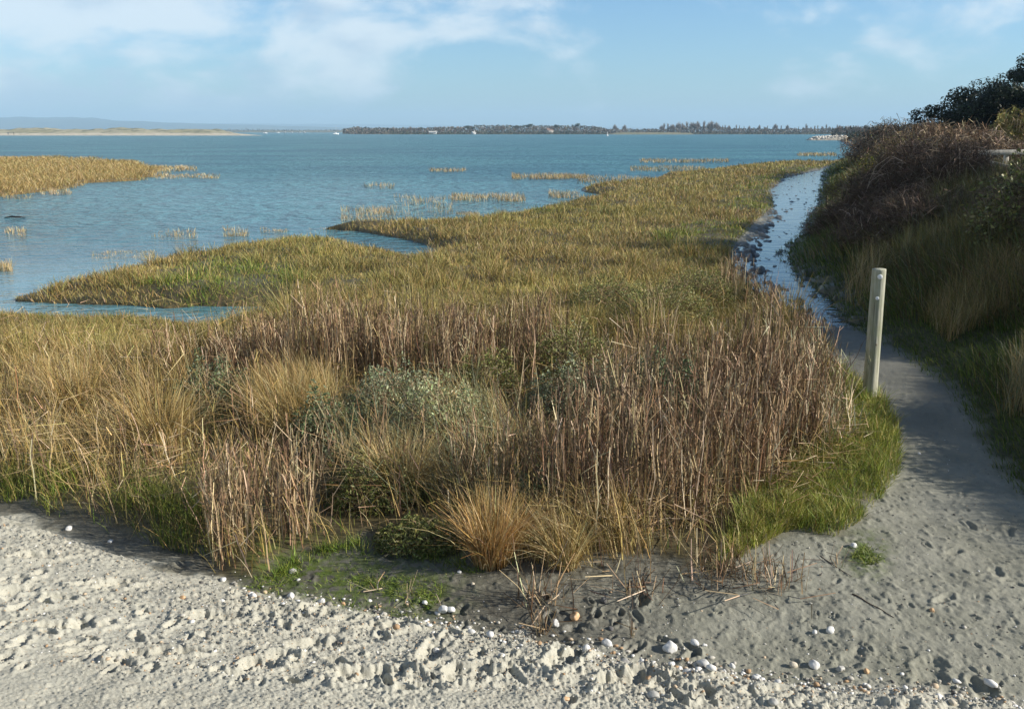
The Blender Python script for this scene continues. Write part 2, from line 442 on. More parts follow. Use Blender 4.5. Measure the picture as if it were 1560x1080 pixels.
# ------------------------------------------------------------------ ground sheet
def ground_material():
    t = NT('ground_soils')
    geo = t.n('ShaderNodeNewGeometry').outputs['Position']
    sand, marsh, bank, wet, algae, isle = [t.attr(k).outputs['Fac'] for k in ('m_sand', 'm_marsh', 'm_bank', 'm_wet', 'm_algae', 'm_isle')]
    n1 = t.noise(geo, 2.2, 5); n2 = t.noise(geo, 22, 4); n3 = t.noise(geo, 130, 3, .7); n4 = t.noise(geo, 60, 2)
    mud = t.mix(t.ramp(n1, .3, .7), (.175, .175, .135), (.245, .242, .195))
    mud = t.mix(t.math('MULTIPLY', t.ramp(n3, .45, .75), .45), mud, (.30, .29, .25))
    mud = t.mix(t.math('MULTIPLY', t.ramp(n2, .56, .70), .35), mud, (.13, .125, .10))
    wetc = t.mix(t.ramp(n2, .3, .7), (.055, .05, .04), (.095, .09, .072))
    mud = t.mix(wet, mud, wetc)
    dry = t.mix(t.ramp(n1, .3, .7), (.315, .305, .25), (.385, .375, .31))
    dry = t.mix(t.math('MULTIPLY', t.ramp(n3, .35, .7), .5), dry, (.46, .445, .38))
    dry = t.mix(t.math('MULTIPLY', t.ramp(n2, .58, .74), .5), dry, (.225, .21, .17))
    dry = t.mix(t.math('MULTIPLY', t.ramp(n4, .66, .72), .5), dry, (.50, .33, .19))
    dry = t.mix(t.math('MULTIPLY', t.ramp(t.noise(geo, 110, 2), .62, .70), .65), dry, (.13, .115, .095))
    c = t.mix(sand, mud, dry)
    peat = t.mix(t.ramp(n2, .3, .7), (.05, .042, .022), (.11, .09, .042))
    c = t.mix(marsh, c, peat)
    soil = t.mix(t.ramp(n2, .3, .7), (.03, .032, .012), (.065, .062, .025))
    c = t.mix(bank, c, soil)
    c = t.mix(isle, c, (.16, .11, .045))
    c = t.mix(t.math('MULTIPLY', algae, t.ramp(t.noise(geo, 14, 4), .38, .62)), c, (.075, .105, .02))
    p = t.n('ShaderNodeBsdfPrincipled'); t.l(c, p.inputs['Base Color'])
    rr = t.n('ShaderNodeMapRange'); t.l(wet, rr.inputs[0]); rr.inputs[3].default_value = .85; rr.inputs[4].default_value = .38
    t.l(rr.outputs[0], p.inputs['Roughness']); p.inputs['Specular IOR Level'].default_value = .35
    b = t.n('ShaderNodeBump'); b.inputs['Strength'].default_value = .55; b.inputs['Distance'].default_value = .006
    t.l(t.math('ADD', t.noise(geo, 90, 5, .65), t.math('MULTIPLY', n3, .5)), b.inputs['Height']); t.l(b.outputs[0], p.inputs['Normal'])
    t.l(p.outputs[0], t.out.inputs['Surface'])
    return t.m

def make_ground():
    th = np.concatenate([np.linspace(-PI, -R(58), 50, endpoint=False), np.linspace(-R(58), -R(36), 170, endpoint=False), np.linspace(-R(36), R(36), 800), np.linspace(R(36), R(58), 171)[1:], np.linspace(R(58), PI, 51)[1:]])
    rr = np.concatenate([np.geomspace(.25, 2.4, 30, endpoint=False), np.geomspace(2.4, 7.5, 560, endpoint=False), np.geomspace(7.5, 70, 380, endpoint=False), np.geomspace(70, 14000, 90)])
    TH, RR = np.meshgrid(th, rr)
    x = (np.sin(TH) * RR).ravel(); y = (np.cos(TH) * RR).ravel()
    f = fields(x, y)
    z = height(x, y, True, f)
    nr, nc = TH.shape
    i = (np.arange(nr - 1) * nc)[:, None] + np.arange(nc - 1)[None, :]
    Fq = np.stack([i, i + 1, i + nc + 1, i + nc], -1).reshape(-1, 4)[:, ::-1]
    # seam at the back is closed by equal end angles
    V = np.stack([x, y, z], 1)
    px, py = pix(x, y)
    wobn = pn(x * 3, y * 3, 44) * .14 + pn(x * 9, y * 9, 45) * .07 + pn(x * 30, y * 30, 46) * .03
    m_sand = ss(-.08, .08, f['sand'] + wobn)
    m_marsh = ss(-.03, .12, f['marsh'] + wobn * .6) * (1 - m_sand)
    m_bank = ss(-.12, .18, f['bank'] + wobn)
    m_isle = ss(-.6, .6, f['isle'])
    stream = ss(-.9, .1, f['stream'] + wobn * 3)
    fw = ss(.75, .0, np.abs(f['sand'] + .25)) * ss(1150, 800, px) * .85         # wet hollow between beach and reeds
    fw = np.maximum(fw, ss(.55, .05, -f['marsh']) * ss(1250, 950, px) * (1 - m_sand) * .7)
    shore = ss(.5, -.1, f['land'])
    m_wet = np.clip(np.maximum.reduce([stream, fw + .25 * wobn, shore]), 0, 1) * (1 - m_sand)
    m_wet = np.maximum(m_wet, .55 * ss(760, 560, py) * (px > 1200) * (1 - m_bank))
    alg = ss(.55, .0, np.abs(f['sand'] + .32)) * ss(330, 420, px) * ss(760, 600, px)
    alg = np.maximum(alg, ss(60, 0, np.hypot(px - 1320, py - 845)))
    at = dict(m_sand=m_sand, m_marsh=m_marsh, m_bank=m_bank, m_wet=m_wet, m_algae=alg, m_isle=m_isle)
    fc = lambda a: a[Fq].mean(1)
    cls = np.full(len(Fq), 1)                                  # path
    cls[fc(f['marsh']) > 0] = 2
    cls[fc(f['bank']) > 0] = 3
    cls[fc(f['sand']) > 0] = 0
    cls[fc(f['land']) < 0] = 4
    cls[(fc(f['isle']) > 0)] = 5
    M = ground_material()
    names = ['beach_sand', 'muddy_path', 'marsh_ground', 'bank_ground', 'sea_bed', 'marsh_islet_ground']
    for k, nm in enumerate(names):
        q = Fq[cls == k]
        if not len(q): continue
        u, inv = np.unique(q, return_inverse=True)
        o = mesh_obj(nm, V[u], inv.reshape(q.shape), M, smooth=True, vattr={a: b[u] for a, b in at.items()})
        tag(o, kind='structure')
make_ground()

# ------------------------------------------------------------------ water
def water_material(name, body, fine=1.0, calm_near=True):
    t = NT(name)
    geo = t.n('ShaderNodeNewGeometry').outputs['Position']
    mp = t.n('ShaderNodeMapping'); mp.inputs['Rotation'].default_value = (0, 0, R(18)); mp.inputs['Scale'].default_value = (.75, 1.5, 1)
    t.l(geo, mp.inputs[0]); v = mp.outputs[0]
    a = t.noise(v, 1.9, 3, .6); b = t.noise(v, .35, 3, .55); c = t.noise(v, 5.0, 3, .6); d = t.noise(v, .055, 5, .6)
    p = t.n('ShaderNodeBsdfPrincipled'); p.inputs['IOR'].default_value = 1.33
    p.inputs['Roughness'].default_value = .05
    col = t.mix(t.ramp(d, .35, .65), (body[0] * .72, body[1] * .76, body[2] * .86), tuple(k * 1.2 for k in body))
    t.l(col, p.inputs['Base Color'])
    hgt = t.math('ADD', t.math('MULTIPLY', a, .42), t.math('ADD', t.math('MULTIPLY', b, .42), t.math('MULTIPLY', c, .035)))
    bp = t.n('ShaderNodeBump'); bp.inputs['Distance'].default_value = 1.6
    t.l(hgt, bp.inputs['Height'])
    if calm_near:
        sep = t.n('ShaderNodeSeparateXYZ'); t.l(geo, sep.inputs[0])
        st = t.n('ShaderNodeMapRange', interpolation_type='SMOOTHSTEP'); t.l(sep.outputs[1], st.inputs[0])
        st.inputs[1].default_value = 16; st.inputs[2].default_value = 30; st.inputs[3].default_value = .12; st.inputs[4].default_value = 1.0
        t.l(t.math('MULTIPLY', st.outputs[0], t.math('ADD', .55, t.math('MULTIPLY', d, .9))), bp.inputs['Strength'])
        # chop too fine to resolve far out
        for lo, hi, a0, a1, sock in ((14, 70, .08, .34, 'Roughness'), (14, 60, .5, .20, 'Specular IOR Level')):
            mr = t.n('ShaderNodeMapRange', interpolation_type='SMOOTHSTEP'); t.l(sep.outputs[1], mr.inputs[0])
            for q, vv in enumerate((lo, hi, a0, a1)): mr.inputs[1 + q].default_value = vv
            t.l(mr.outputs[0], p.inputs[sock])
    else:
        bp.inputs['Strength'].default_value = fine
    t.l(bp.outputs[0], p.inputs['Normal']); t.l(p.outputs[0], t.out.inputs['Surface'])
    return t.m

def make_water():
    th = np.linspace(-PI, PI, 97); rr = np.concatenate([[.5], np.geomspace(5, 14000, 60)])
    TH, RR = np.meshgrid(th, rr)
    V = np.stack([np.sin(TH) * RR, np.cos(TH) * RR, np.full(TH.shape, SEA)], -1).reshape(-1, 3)
    nr, nc = TH.shape
    i = (np.arange(nr - 1) * nc)[:, None] + np.arange(nc - 1)[None, :]
    Fq = np.stack([i, i + nc, i + nc + 1, i + 1], -1).reshape(-1, 4)
    tag(mesh_obj('sea_water', V, Fq, water_material('sea_water', (.078, .20, .235))), kind='structure')
    # flooded length of the path
    P = STREAM
    c = P.mean(0)
    x0, y0 = P.min(0) - .4; x1, y1 = P.max(0) + .4
    gx = np.linspace(x0, x1, 70); gy = np.geomspace(y0, y1, 160)
    X, Y = np.meshgrid(gx, gy)
    V = np.stack([X, Y, np.full(X.shape, -.055)], -1).reshape(-1, 3)
    nr, nc = X.shape
    i = (np.arange(nr - 1) * nc)[:, None] + np.arange(nc - 1)[None, :]
    Fq = np.stack([i, i + 1, i + nc + 1, i + nc], -1).reshape(-1, 4)
    ctr = V[Fq].mean(1)
    keep = sdist(ctr[:, 0], ctr[:, 1], P) > -.35
    tag(mesh_obj('puddle_water', V, Fq[keep], water_material('puddle_water', (.03, .035, .03), .035, False)), kind='structure')
make_water()

# ------------------------------------------------------------------ marsh vegetation
def zat(x, y): return height(x, y)
def base3(x, y, dz=-.01): return np.stack([x, y, zat(x, y) + dz], 1)

def scatter_px(n, poly, z=0.0, world_uniform=True):
    """n points spread over a patch of ground whose outline is given"""
    W = poly_w(poly, z)
    lo, hi = W.min(0), W.max(0)
    xs, ys = [], []
    got = 0
    while got < n:
        x = rng.uniform(lo[0], hi[0], n * 3); y = rng.uniform(lo[1], hi[1], n * 3)
        if not world_uniform:
            r0 = max(1, lo[1]); y = r0 * (hi[1] / r0) ** rng.uniform(0, 1, n * 3)
        k = inpoly(x, y, W)
        xs.append(x[k]); ys.append(y[k]); got += k.sum()
        if got == 0: break
    return np.concatenate(xs)[:n], np.concatenate(ys)[:n]

def onland(x, y, m=.02):
    return (sdist(x, y, LAND) > m) & (sdist(x, y, POOL) < -.03)

BLADES = {}
def add_blades(key, x, y, h, w, lean, curve, cols, S=3, taper=.85, az=None, tip=None, jit=.2, dz=-.01, droop=.35, kink=0.0):
    if len(x) == 0: return
    n = len(x)
    if key != 'bank': h = np.minimum(h, shorecap(x, y, h.max()) * rng.uniform(.6, 1.3, n))
    az = rng.uniform(0, 2 * PI, n) if az is None else az
    V, Fq = strips(base3(x, y, dz), h, w, az, lean, curve, S, taper, droop=droop, kink=kink)
    BLADES.setdefault(key, []).append((V, Fq, strip_cols(cols, S, tip, jit)))
def flush(key, name, mat, **kw):
    parts = BLADES.pop(key)
    V, Fq = join(*[(a, b) for a, b, c in parts])
    o = mesh_obj(name, V, Fq, mat, col=np.concatenate([c for a, b, c in parts]))
    return o

def clumped(x, y, f, s, lo=-.1, hi=.3):
    """keep probability that follows clumps"""
    return rng.uniform(0, 1, len(x)) < .12 + .88 * ss(lo, hi, pn(x * f, y * f, s))

BUSHES = [(330, 640, .36), (500, 690, .30), (600, 655, .42), (670, 695, .42), (740, 600, .3), (880, 640, .42), (1010, 640, .36), (870, 575, .4), (1010, 500, .6), (1060, 470, .55), (930, 475, .55), (640, 830, .34), (570, 770, .3), (690, 810, .22)]
def thin(x, y, keep=.22):
    """few stems grow through the bushes or right in front of them"""
    k = np.ones(len(x), bool)
    for px, py, r in BUSHES:
        bx, by = ground(px, py)
        d = np.hypot((x - float(bx)) / r, (y - float(by) + .35) / (r + .35))
        k &= (d > .95) | (rng.uniform(0, 1, len(x)) < keep)
    return k
def shorecap(x, y, hmax=.6):
    """grazed and flooded turf stays short beside the pools and creeks and grows taller away from them"""
    cap = np.full(x.shape, 9.0)
    for q in (.1, .3, .6, 1.0, 1.5, 2.1, 2.8, 3.6):
        if .02 + .10 * q > hmax + .1: break
        wt = np.maximum(sdist(x, y + q, POOL), -sdist(x, y + q, LAND)) > -.06
        cap = np.where(wt, np.minimum(cap, .02 + .10 * q), cap)
    return cap
# tall dead stems --------------------------------------------------------------
def stems(poly, n, h0, h1, pal_=PINK, wts=(4, 2.4, 3.5, 1.3, 2.6), w=.0062, lean=.10, clump=None, twigs=2, key='reed'):
    x, y = scatter_px(n, poly)
    if clump:
        k = clumped(x, y, *clump); x, y = x[k], y[k]
    k = (sdist(x, y, MARSH) > -.05) & onland(x, y) & (shorecap(x, y) > .36); x, y = x[k], y[k]
    k = thin(x, y); x, y = x[k], y[k]
    n = len(x); r = np.hypot(x, y)
    h = rng.uniform(h0, h1, n) * (1 + .25 * pn(x * 1.3, y * 1.3, 90)) * np.where(rng.uniform(0, 1, n) < .25, rng.uniform(.4, .8, n), 1)
    ww = np.maximum(w * rng.uniform(.55, 1.75, n), r * .00055)
    az = rng.uniform(0, 2 * PI, n); ln = np.abs(rng.normal(0, lean, n)) + .05 * pn(x * 2, y * 2, 91)
    c = pal(n, pal_, wts)
    cv = rng.normal(0, .05, n)
    add_blades(key, x, y, h, ww, ln, cv, c, S=4, taper=.45, az=az, kink=.012)
    # some stems are snapped and hang over
    q = np.nonzero(rng.uniform(0, 1, n) < .22)[0]
    t = rng.uniform(.5, 1, len(q)); off = h[q] * (ln[q] * t + cv[q] * t * t)
    A = np.stack([x[q] + np.cos(az[q]) * off, y[q] + np.sin(az[q]) * off, zat(x[q], y[q]) + h[q] * t * (1 - .25 * ln[q] ** 2)], 1)
    a2 = rng.uniform(0, 2 * PI, len(q)); L = rng.uniform(.08, .32, len(q)); dn = rng.uniform(-.9, .35, len(q))
    B = A + np.stack([np.cos(a2) * L, np.sin(a2) * L, dn * L], 1); B[:, 2] = np.maximum(B[:, 2], .02)
    V, Fq = segs(A, B, ww[q] * .8, ww[q] * .2); BLADES[key].append((V, Fq, strip_cols(c[q], 1)))
    # short side shoots and dead flower heads towards the top
    for q in range(twigs):
        t = rng.uniform(.45, .98, n)
        off = h * (ln * t + cv * t * t)
        b = np.stack([x + np.cos(az) * off, y + np.sin(az) * off, zat(x, y) + h * t * (1 - .25 * ln ** 2)], 1)
        hh = rng.uniform(.05, .17, n)
        V, Fq = strips(b, hh, ww * .8, rng.uniform(0, 2 * PI, n), rng.uniform(.1, .7, n), .1, 1, .4)
        BLADES[key].append((V, Fq, strip_cols(c * 1.1, 1)))

R1 = [(230, 575), (420, 552), (700, 545), (860, 550), (880, 595), (700, 612), (400, 602), (250, 602)]
R2 = [(900, 615), (1080, 600), (1170, 580), (1225, 600), (1262, 645), (1265, 690), (1200, 745), (1110, 800), (960, 850), (830, 850), (800, 770), (880, 690)]
R3 = [(318, 835), (330, 880), (400, 882), (450, 835), (515, 805), (500, 770), (420, 775), (330, 800)]
R4 = [(-300, 690), (-300, 520), (300, 510), (860, 530), (1000, 570), (1190, 560), (1240, 575), (1290, 640), (1200, 760), (1000, 840), (740, 860), (500, 820), (200, 800)]
R5 = [(1095, 450), (1125, 430), (1215, 520), (1260, 560), (1220, 590), (1170, 530)]
stems([(230, 575), (420, 552), (450, 552), (450, 603), (400, 602), (250, 602)], 1500, .36, .56, clump=(1.8, 101, -.2, .3))
stems([(450, 552), (700, 545), (860, 550), (880, 595), (700, 612), (450, 603)], 3200, .55, .85, clump=(1.8, 101, -.2, .3))
stems(R2, 5200, .5, .9, clump=(2.2, 102, -.15, .3), lean=.14)
stems(R3, 620, .35, .62, clump=(3, 103, -.2, .25), lean=.16)
stems(R4, 3400, .28, .6, pal_=PINK + GOLD, wts=(3, 3, 2, 2, 1, 2, 2, 1, 2, 1), clump=(2.4, 104, .0, .35), lean=.16)
stems([(1170, 560), (1255, 575), (1300, 640), (1295, 690), (1240, 720), (1230, 640)], 900, .25, .6, pal_=PINK + GREY, wts=(2, 3, 1, 3, 1, 1, 2, 0, 2), clump=(2.4, 107, -.2, .3), lean=.3)
stems(R5, 750, .4, .65, clump=(2, 105, -.3, .2))
stems([(560, 820), (560, 720), (760, 700), (800, 780), (760, 850), (640, 835)], 700, .4, .75, clump=(3, 106, -.1, .3), lean=.22)
flush('reed', 'reed_bed', M_STEM)
tag(bpy.data.objects['reed_bed'], 'dense bed of dead pinkish brown upright stems in the marsh', 'reed bed', kind='stuff')

# long dry grass ---------------------------------------------------------------
def drygrass(poly, n, h0, h1, pal_=GOLD, wts=(3, 3, 2, 2, 1), w=.005, clump=None, lean=.25, curve=.45, key='dry', tip=None):
    x, y = scatter_px(n, poly)
    if clump:
        k = clumped(x, y, *clump); x, y = x[k], y[k]
    k = (sdist(x, y, MARSH) > -.04) & onland(x, y) & thin(x, y, .5); x, y = x[k], y[k]
    n = len(x); r = np.hypot(x, y)
    patch = pn(x * 1.7, y * 1.7, 120)
    h = rng.uniform(h0, h1, n) * (1 + .3 * patch)
    az = 2 * PI * pn(x * .9, y * .9, 121) * .5 + PI + rng.normal(0, .9, n)
    add_blades(key, x, y, h, np.maximum(w * rng.uniform(.6, 1.3, n), r * .00045), np.abs(rng.normal(0, lean, n)), np.abs(rng.normal(0, curve, n)),
               pal(n, pal_, wts), S=3, az=az, tip=tip)
NEARBED = [(-350, 690), (-350, 490), (0, 482), (250, 492), (500, 470), (900, 470), (1115, 440), (1215, 520), (1260, 560), (1300, 640), (1290, 700), (1200, 790), (1110, 870), (1000, 845),
           (860, 862), (740, 866), (640, 835), (560, 832), (455, 842), (400, 880), (325, 870), (318, 835), (150, 795), (0, 752)]
G1 = [(-350, 680), (-350, 530), (0, 530), (220, 550), (300, 580), (330, 660), (300, 720), (150, 760), (0, 735)]
G2 = [(520, 690), (620, 640), (760, 650), (830, 720), (760, 790), (620, 800), (520, 770)]
drygrass(NEARBED, 30000, .12, .38, pal_=GOLD + OLIV + PINK, wts=(3, 2, 2, 1, 2, 3, 3, 2, 3, 2, 2, 1, 1, 1))
drygrass(G1, 13000, .3, .66, clump=(1.7, 110, -.25, .25))
drygrass(G2, 4500, .3, .6, pal_=GOLD + GREY, wts=(2, 3, 1, 4, 1, 2, 3, 1, 2), clump=(2, 111, -.25, .2))
drygrass([(380, 660), (430, 610), (520, 620), (520, 680), (440, 700)], 1800, .35, .65)
drygrass([(0, 500), (300, 490), (420, 500), (420, 560), (200, 560), (0, 560)], 4000, .2, .36, pal_=GOLD + OLIV, wts=(2, 2, 2, 1, 2, 2, 2, 1, 2))
drygrass([(700, 862), (720, 835), (900, 820), (1000, 840), (1000, 856), (860, 866), (760, 868)], 1500, .25, .5, clump=(4, 112, -.3, .2))
flush('dry', 'dry_grass', M_GRASS)
tag(bpy.data.objects['dry_grass'], 'long dry golden marsh grass between the dead stems', 'dry grass', kind='stuff')

# fallen stems lying through the bed ---------------------------------------------
def litter(poly, n, z0, z1, L0=.08, L1=.34, key='litter', w=.006):
    x, y = scatter_px(n, poly)
    k = (sdist(x, y, MARSH) > -.1) & onland(x, y, .05); x, y = x[k], y[k]; n = len(x)
    a = rng.uniform(0, 2 * PI, n); L = rng.uniform(L0, L1, n); up = rng.normal(0, .28, n)
    A = np.stack([x, y, zat(x, y) + rng.uniform(z0, z1, n)], 1)
    B = A + np.stack([np.cos(a) * L, np.sin(a) * L, up * L], 1)
    k = B[:, 2] > .01; A, B = A[k], B[k]
    k = sdist(B[:, 0], B[:, 1], MARSH) > -.08; A, B = A[k], B[k]
    V, Fq = segs(A, B, w * rng.uniform(.5, 1.2, len(A)), w * .2)
    BLADES.setdefault(key, []).append((V, Fq, strip_cols(pal(len(A), PINK + GOLD, (3, 3, 3, 1.5, 3, 2, 2, 2, 1, 2)), 1)))
litter(NEARBED, 4200, .02, .35)
litter([(800, 850), (880, 700), (1080, 720), (1090, 800), (960, 852)], 1800, .02, .25)
litter([(1130, 740), (1280, 650), (1330, 690), (1200, 800)], 500, .02, .2)
litter([(0, 740), (0, 620), (300, 640), (320, 820)], 700, .05, .3)
flush('litter', 'fallen_reed_litter', M_STEM)
tag(bpy.data.objects['fallen_reed_litter'], 'broken pale stems fallen through the reed bed', 'reed litter', kind='stuff')

def rooted(V, Fq, per, n, depth):
    """ties the foot of each blade to a common rootstock below the surface"""
    k = len(V); V = np.vstack([V, [[-.004, 0, depth], [.004, 0, depth]]])
    b = np.arange(n) * per
    return V, np.vstack([Fq, np.stack([b + 1, b, np.full(n, k), np.full(n, k + 1)], 1)])
# short green grass ----------------------------------------------------------------
def green(poly, n, h0, h1, pal_=GREE, wts=(3, 3, 2, 2), w=.0045, clump=None, key='green', z=0.0, marsh=True, curve=.35, jit=.22):
    x, y = scatter_px(n, poly, z)
    if clump:
        k = clumped(x, y, *clump); x, y = x[k], y[k]
    if marsh:
        k = (sdist(x, y, MARSH) + .14 * pn(x * 5, y * 5, 130) > -.02 - .16 * rng.uniform(0, 1, len(x)) ** 6) & onland(x, y); x, y = x[k], y[k]
    n = len(x); r = np.hypot(x, y)
    h = rng.uniform(h0, h1, n) * (1 + .35 * pn(x * 2.4, y * 2.4, 131)) * (.7 + .7 * ss(-.2, .5, pn(x * 6, y * 6, 137)))
    add_blades(key, x, y, h, np.maximum(w * rng.uniform(.6, 1.4, n), r * .0006), np.abs(rng.normal(0, .35, n)), np.abs(rng.normal(0, curve, n)),
               pal(n, pal_, wts), S=2, jit=jit)
LIME = ([.25, .26, .04], [.32, .31, .07], [.19, .22, .035], [.38, .34, .12])
green([(1090, 870), (1130, 770), (1240, 700), (1290, 640), (1250, 570), (1300, 575), (1350, 615), (1372, 660), (1372, 720), (1325, 785), (1270, 820), (1200, 806)], 20000, .04, .16, pal_=GREE + LIME + GOLD[:2], wts=(3, 3, 2, 2, 3, 3, 2, 2, .7, .7), jit=.32)
green([(1110, 850), (1150, 780), (1230, 740), (1260, 800), (1190, 812), (1130, 850)], 7000, .04, .12, pal_=LIME + GOLD[3:4], wts=(3, 3, 2, 3, 1), jit=.3)
green([(1120, 420), (1165, 462), (1220, 510), (1300, 582), (1260, 570), (1190, 520), (1100, 450)], 5000, .06, .2, pal_=GREE + OLIV, wts=(3, 3, 2, 2, 2, 3, 1, 2))
green([(-350, 710), (-350, 640), (0, 690), (200, 730), (330, 790), (320, 850), (150, 805), (0, 762)], 14000, .06, .22, pal_=GREE + OLIV + LIME, wts=(3, 3, 2, 2, 1, 2, 1, 1, 2, 1, 1, 1), clump=(2.2, 132, -.4, .3))
green(NEARBED, 16000, .06, .24, pal_=GREE + OLIV, wts=(2, 2, 2, 1, 2, 2, 2, 2), clump=(1.6, 133, -.1, .35))
green([(400, 885), (455, 842), (560, 828), (700, 850), (730, 872), (600, 850), (480, 870)], 5000, .03, .09, clump=(4, 134, -.3, .3))
# strands spreading over the wet hollow
def algae(poly, n):
    x, y = scatter_px(n, poly); k = clumped(x, y, 3.2, 135, .02, .3); x, y = x[k], y[k]
    k = sdist(x, y, SAND) < .03; x, y = x[k], y[k]; n = len(x)
    add_blades('green', x, y, rng.uniform(.02, .055, n), .005, np.abs(rng.normal(0, .6, n)), .6, pal(n, GREE, (3, 3, 2, 2)), S=2)
algae([(370, 895), (430, 855), (620, 840), (740, 870), (690, 880), (640, 945), (560, 930), (430, 910)], 9000)
algae([(1295, 850), (1310, 832), (1345, 836), (1350, 856), (1320, 862)], 900)
flush('green', 'green_grass', M_GRASS)
tag(bpy.data.objects['green_grass'], 'short bright green grass fringing the path and beach', 'grass', kind='stuff')

# low saltmarsh turf reaching away to the water --------------------------------------
def turf():
    n = 470000
    th = rng.uniform(-R(36), R(24), n); r = np.exp(rng.uniform(math.log(10.2), math.log(82), n))
    x = np.sin(th) * r; y = np.cos(th) * r
    k = inpoly(x, y, MARSH); x, y, r = x[k], y[k], r[k]
    sdm = sdist(x, y, MARSH); sdl = sdist(x, y, LAND) + .9 * (.10 * pn(x * .9, y * .9, 5) + .06 * pn(x * 2.7, y * 2.7, 6) + .03 * pn(x * 7, y * 7, 7)) * np.clip(y / 25, .4, 2.5)
    pool = sdist(x, y, POOL)
    k = (sdm > -.02) & (sdl > -.05) & (pool < -.02); x, y, r, sdm, sdl = x[k], y[k], r[k], sdm[k], sdl[k]
    n = len(x); px, py = pix(x, y)
    # character of the turf: 0 olive, 1 gold, 2 green
    nz = fbm(x * .16, y * .16, 3, 140); nz2 = fbm(x * .8, y * .8, 3, 141)
    gold = ss(-.15, .5, nz + .35 * nz2 + .6 * ss(2.2, .2, sdl) + .25 * ss(330, 260, py))
    grn = ss(.0, .5, -nz * .6 + .3 * nz2 + .9 * ss(3.2, .3, sdm) * ss(700, 1100, px) * ss(420, 360, py)
             + .75 * ss(60, 10, np.hypot((px - 330) * .25, py - 432)) * (px < 560) + .8 * ss(28, 8, np.hypot((px - 1060) * .25, py - 360)) - .3)
    grn *= 1 - .5 * ss(260, 250, py)
    u = rng.uniform(0, 1, n)
    c = pal(n, OLIV + GOLD[:1], (3, 3, 1.2, 2.5, 1)) * (1.12 + .35 * fbm(x * .45, y * .45, 2, 143))[:, None]
    kg = u < gold * .58; c[kg] = pal(kg.sum(), GOLD + PINK[:2] + OLIV[:2], (3, 2, 2, 1, 2, 1, 1, 2, 2))
    kr = u > 1 - grn * .85; c[kr] = pal(kr.sum(), GREE + LIME[:2], (3, 3, 2, 2, 1, 1))
    hm = np.where(kr, .09, .16) * (1 + .5 * nz2) * (.75 + 1.1 * ss(.0, .6, pn(x * 1.5, y * 1.5, 142)))
    hm *= 1 + .6 * ss(600, 480, -sdl * 0 + py * 0 + 480) * 0
    hm = hm * (1 + .9 * ss(470, 520, py))
    h = hm * rng.uniform(.6, 1.35, n)
    add_blades('turf', x, y, h, np.maximum(.005, r * .00062) * rng.uniform(.7, 1.4, n), np.abs(rng.normal(0, .45, n)), np.abs(rng.normal(0, .3, n)), c, S=2, taper=.7, dz=-.03)
turf()
# green leafy middle of the bed before the turf
flush('turf', 'saltmarsh_turf', M_GRASS)
tag(bpy.data.objects['saltmarsh_turf'], 'low olive and tan saltmarsh turf stretching to the water', 'saltmarsh', kind='stuff')

# ------------------------------------------------------------------ marsh islet and emergent patches
def islet():
    n = 130000
    th = rng.uniform(-R(42), -R(19), n); r = np.exp(rng.uniform(math.log(34), math.log(104), n))
    x = np.sin(th) * r; y = np.cos(th) * r
    d = sdist(x, y, ISLE) + 3.0 * pn(x * .22, y * .22, 9)
    k = (d > -.3) & (rng.uniform(0, 1, n) < .25 + ss(-.3, 1.5, d)); x, y, r = x[k], y[k], r[k]; n = len(x)
    c = pal(n, GOLD + OLIV[:2], (4, 3, 2, 2, 1, 1, 1))
    z = np.maximum(zat(x, y), SEA - .05)
    b = np.stack([x, y, z], 1)
    h = rng.uniform(.15, .38, n) * (1 + .3 * fbm(x * .2, y * .2, 2, 150))
    V, Fq = strips(b, h, r * .00042 * rng.uniform(.7, 1.4, n), rng.uniform(0, 6.28, n), np.abs(rng.normal(0, .55, n)), .3, 2, .7)
    o = mesh_obj('islet_grass', V, Fq, M_GRASS, col=strip_cols(c, 2))
    tag(o, 'golden cordgrass covering the low islet out in the water', 'marsh grass', kind='stuff')
islet()

def water_patch(poly, n, h0, h1, label, pal_=GOLD + PINK, wts=(2, 3, 1, 4, 1, 1, 2, 1, 3, 1), wk=.00035, lean=.35):
    x, y = scatter_px(int(n * 4.5), poly, SEA)
    k = clumped(x, y, .9, 160, -.2, .3) & (sdist(x, y, LAND) < .02); x, y = x[k], y[k]; n = len(x)
    if n == 0: return
    cx, cy = x.mean(), y.mean(); r = np.hypot(x, y)
    b = np.stack([x - cx, y - cy, np.full(n, -.04)], 1)
    V, Fq = strips(b, rng.uniform(h0, h1, n) * .68, r * wk * rng.uniform(.6, 1.3, n), rng.uniform(0, 6.28, n), np.abs(rng.normal(0, lean, n)), .12, 2, .6)
    V, Fq = rooted(V, Fq, 6, n, -.25)
    c2 = strip_cols(pal(n, pal_, wts), 2)
    o = mesh_obj('reed_patch', V, Fq, M_STEM, col=np.vstack([c2, np.full((n, 3), .08)]), loc=(cx, cy, SEA))
    tag(o, label, 'reed patch', 'reed patches standing in the water')
def box(x0, y0, x1, y1): return [(x0, y0), (x1, y0), (x1, y1), (x0, y1)]
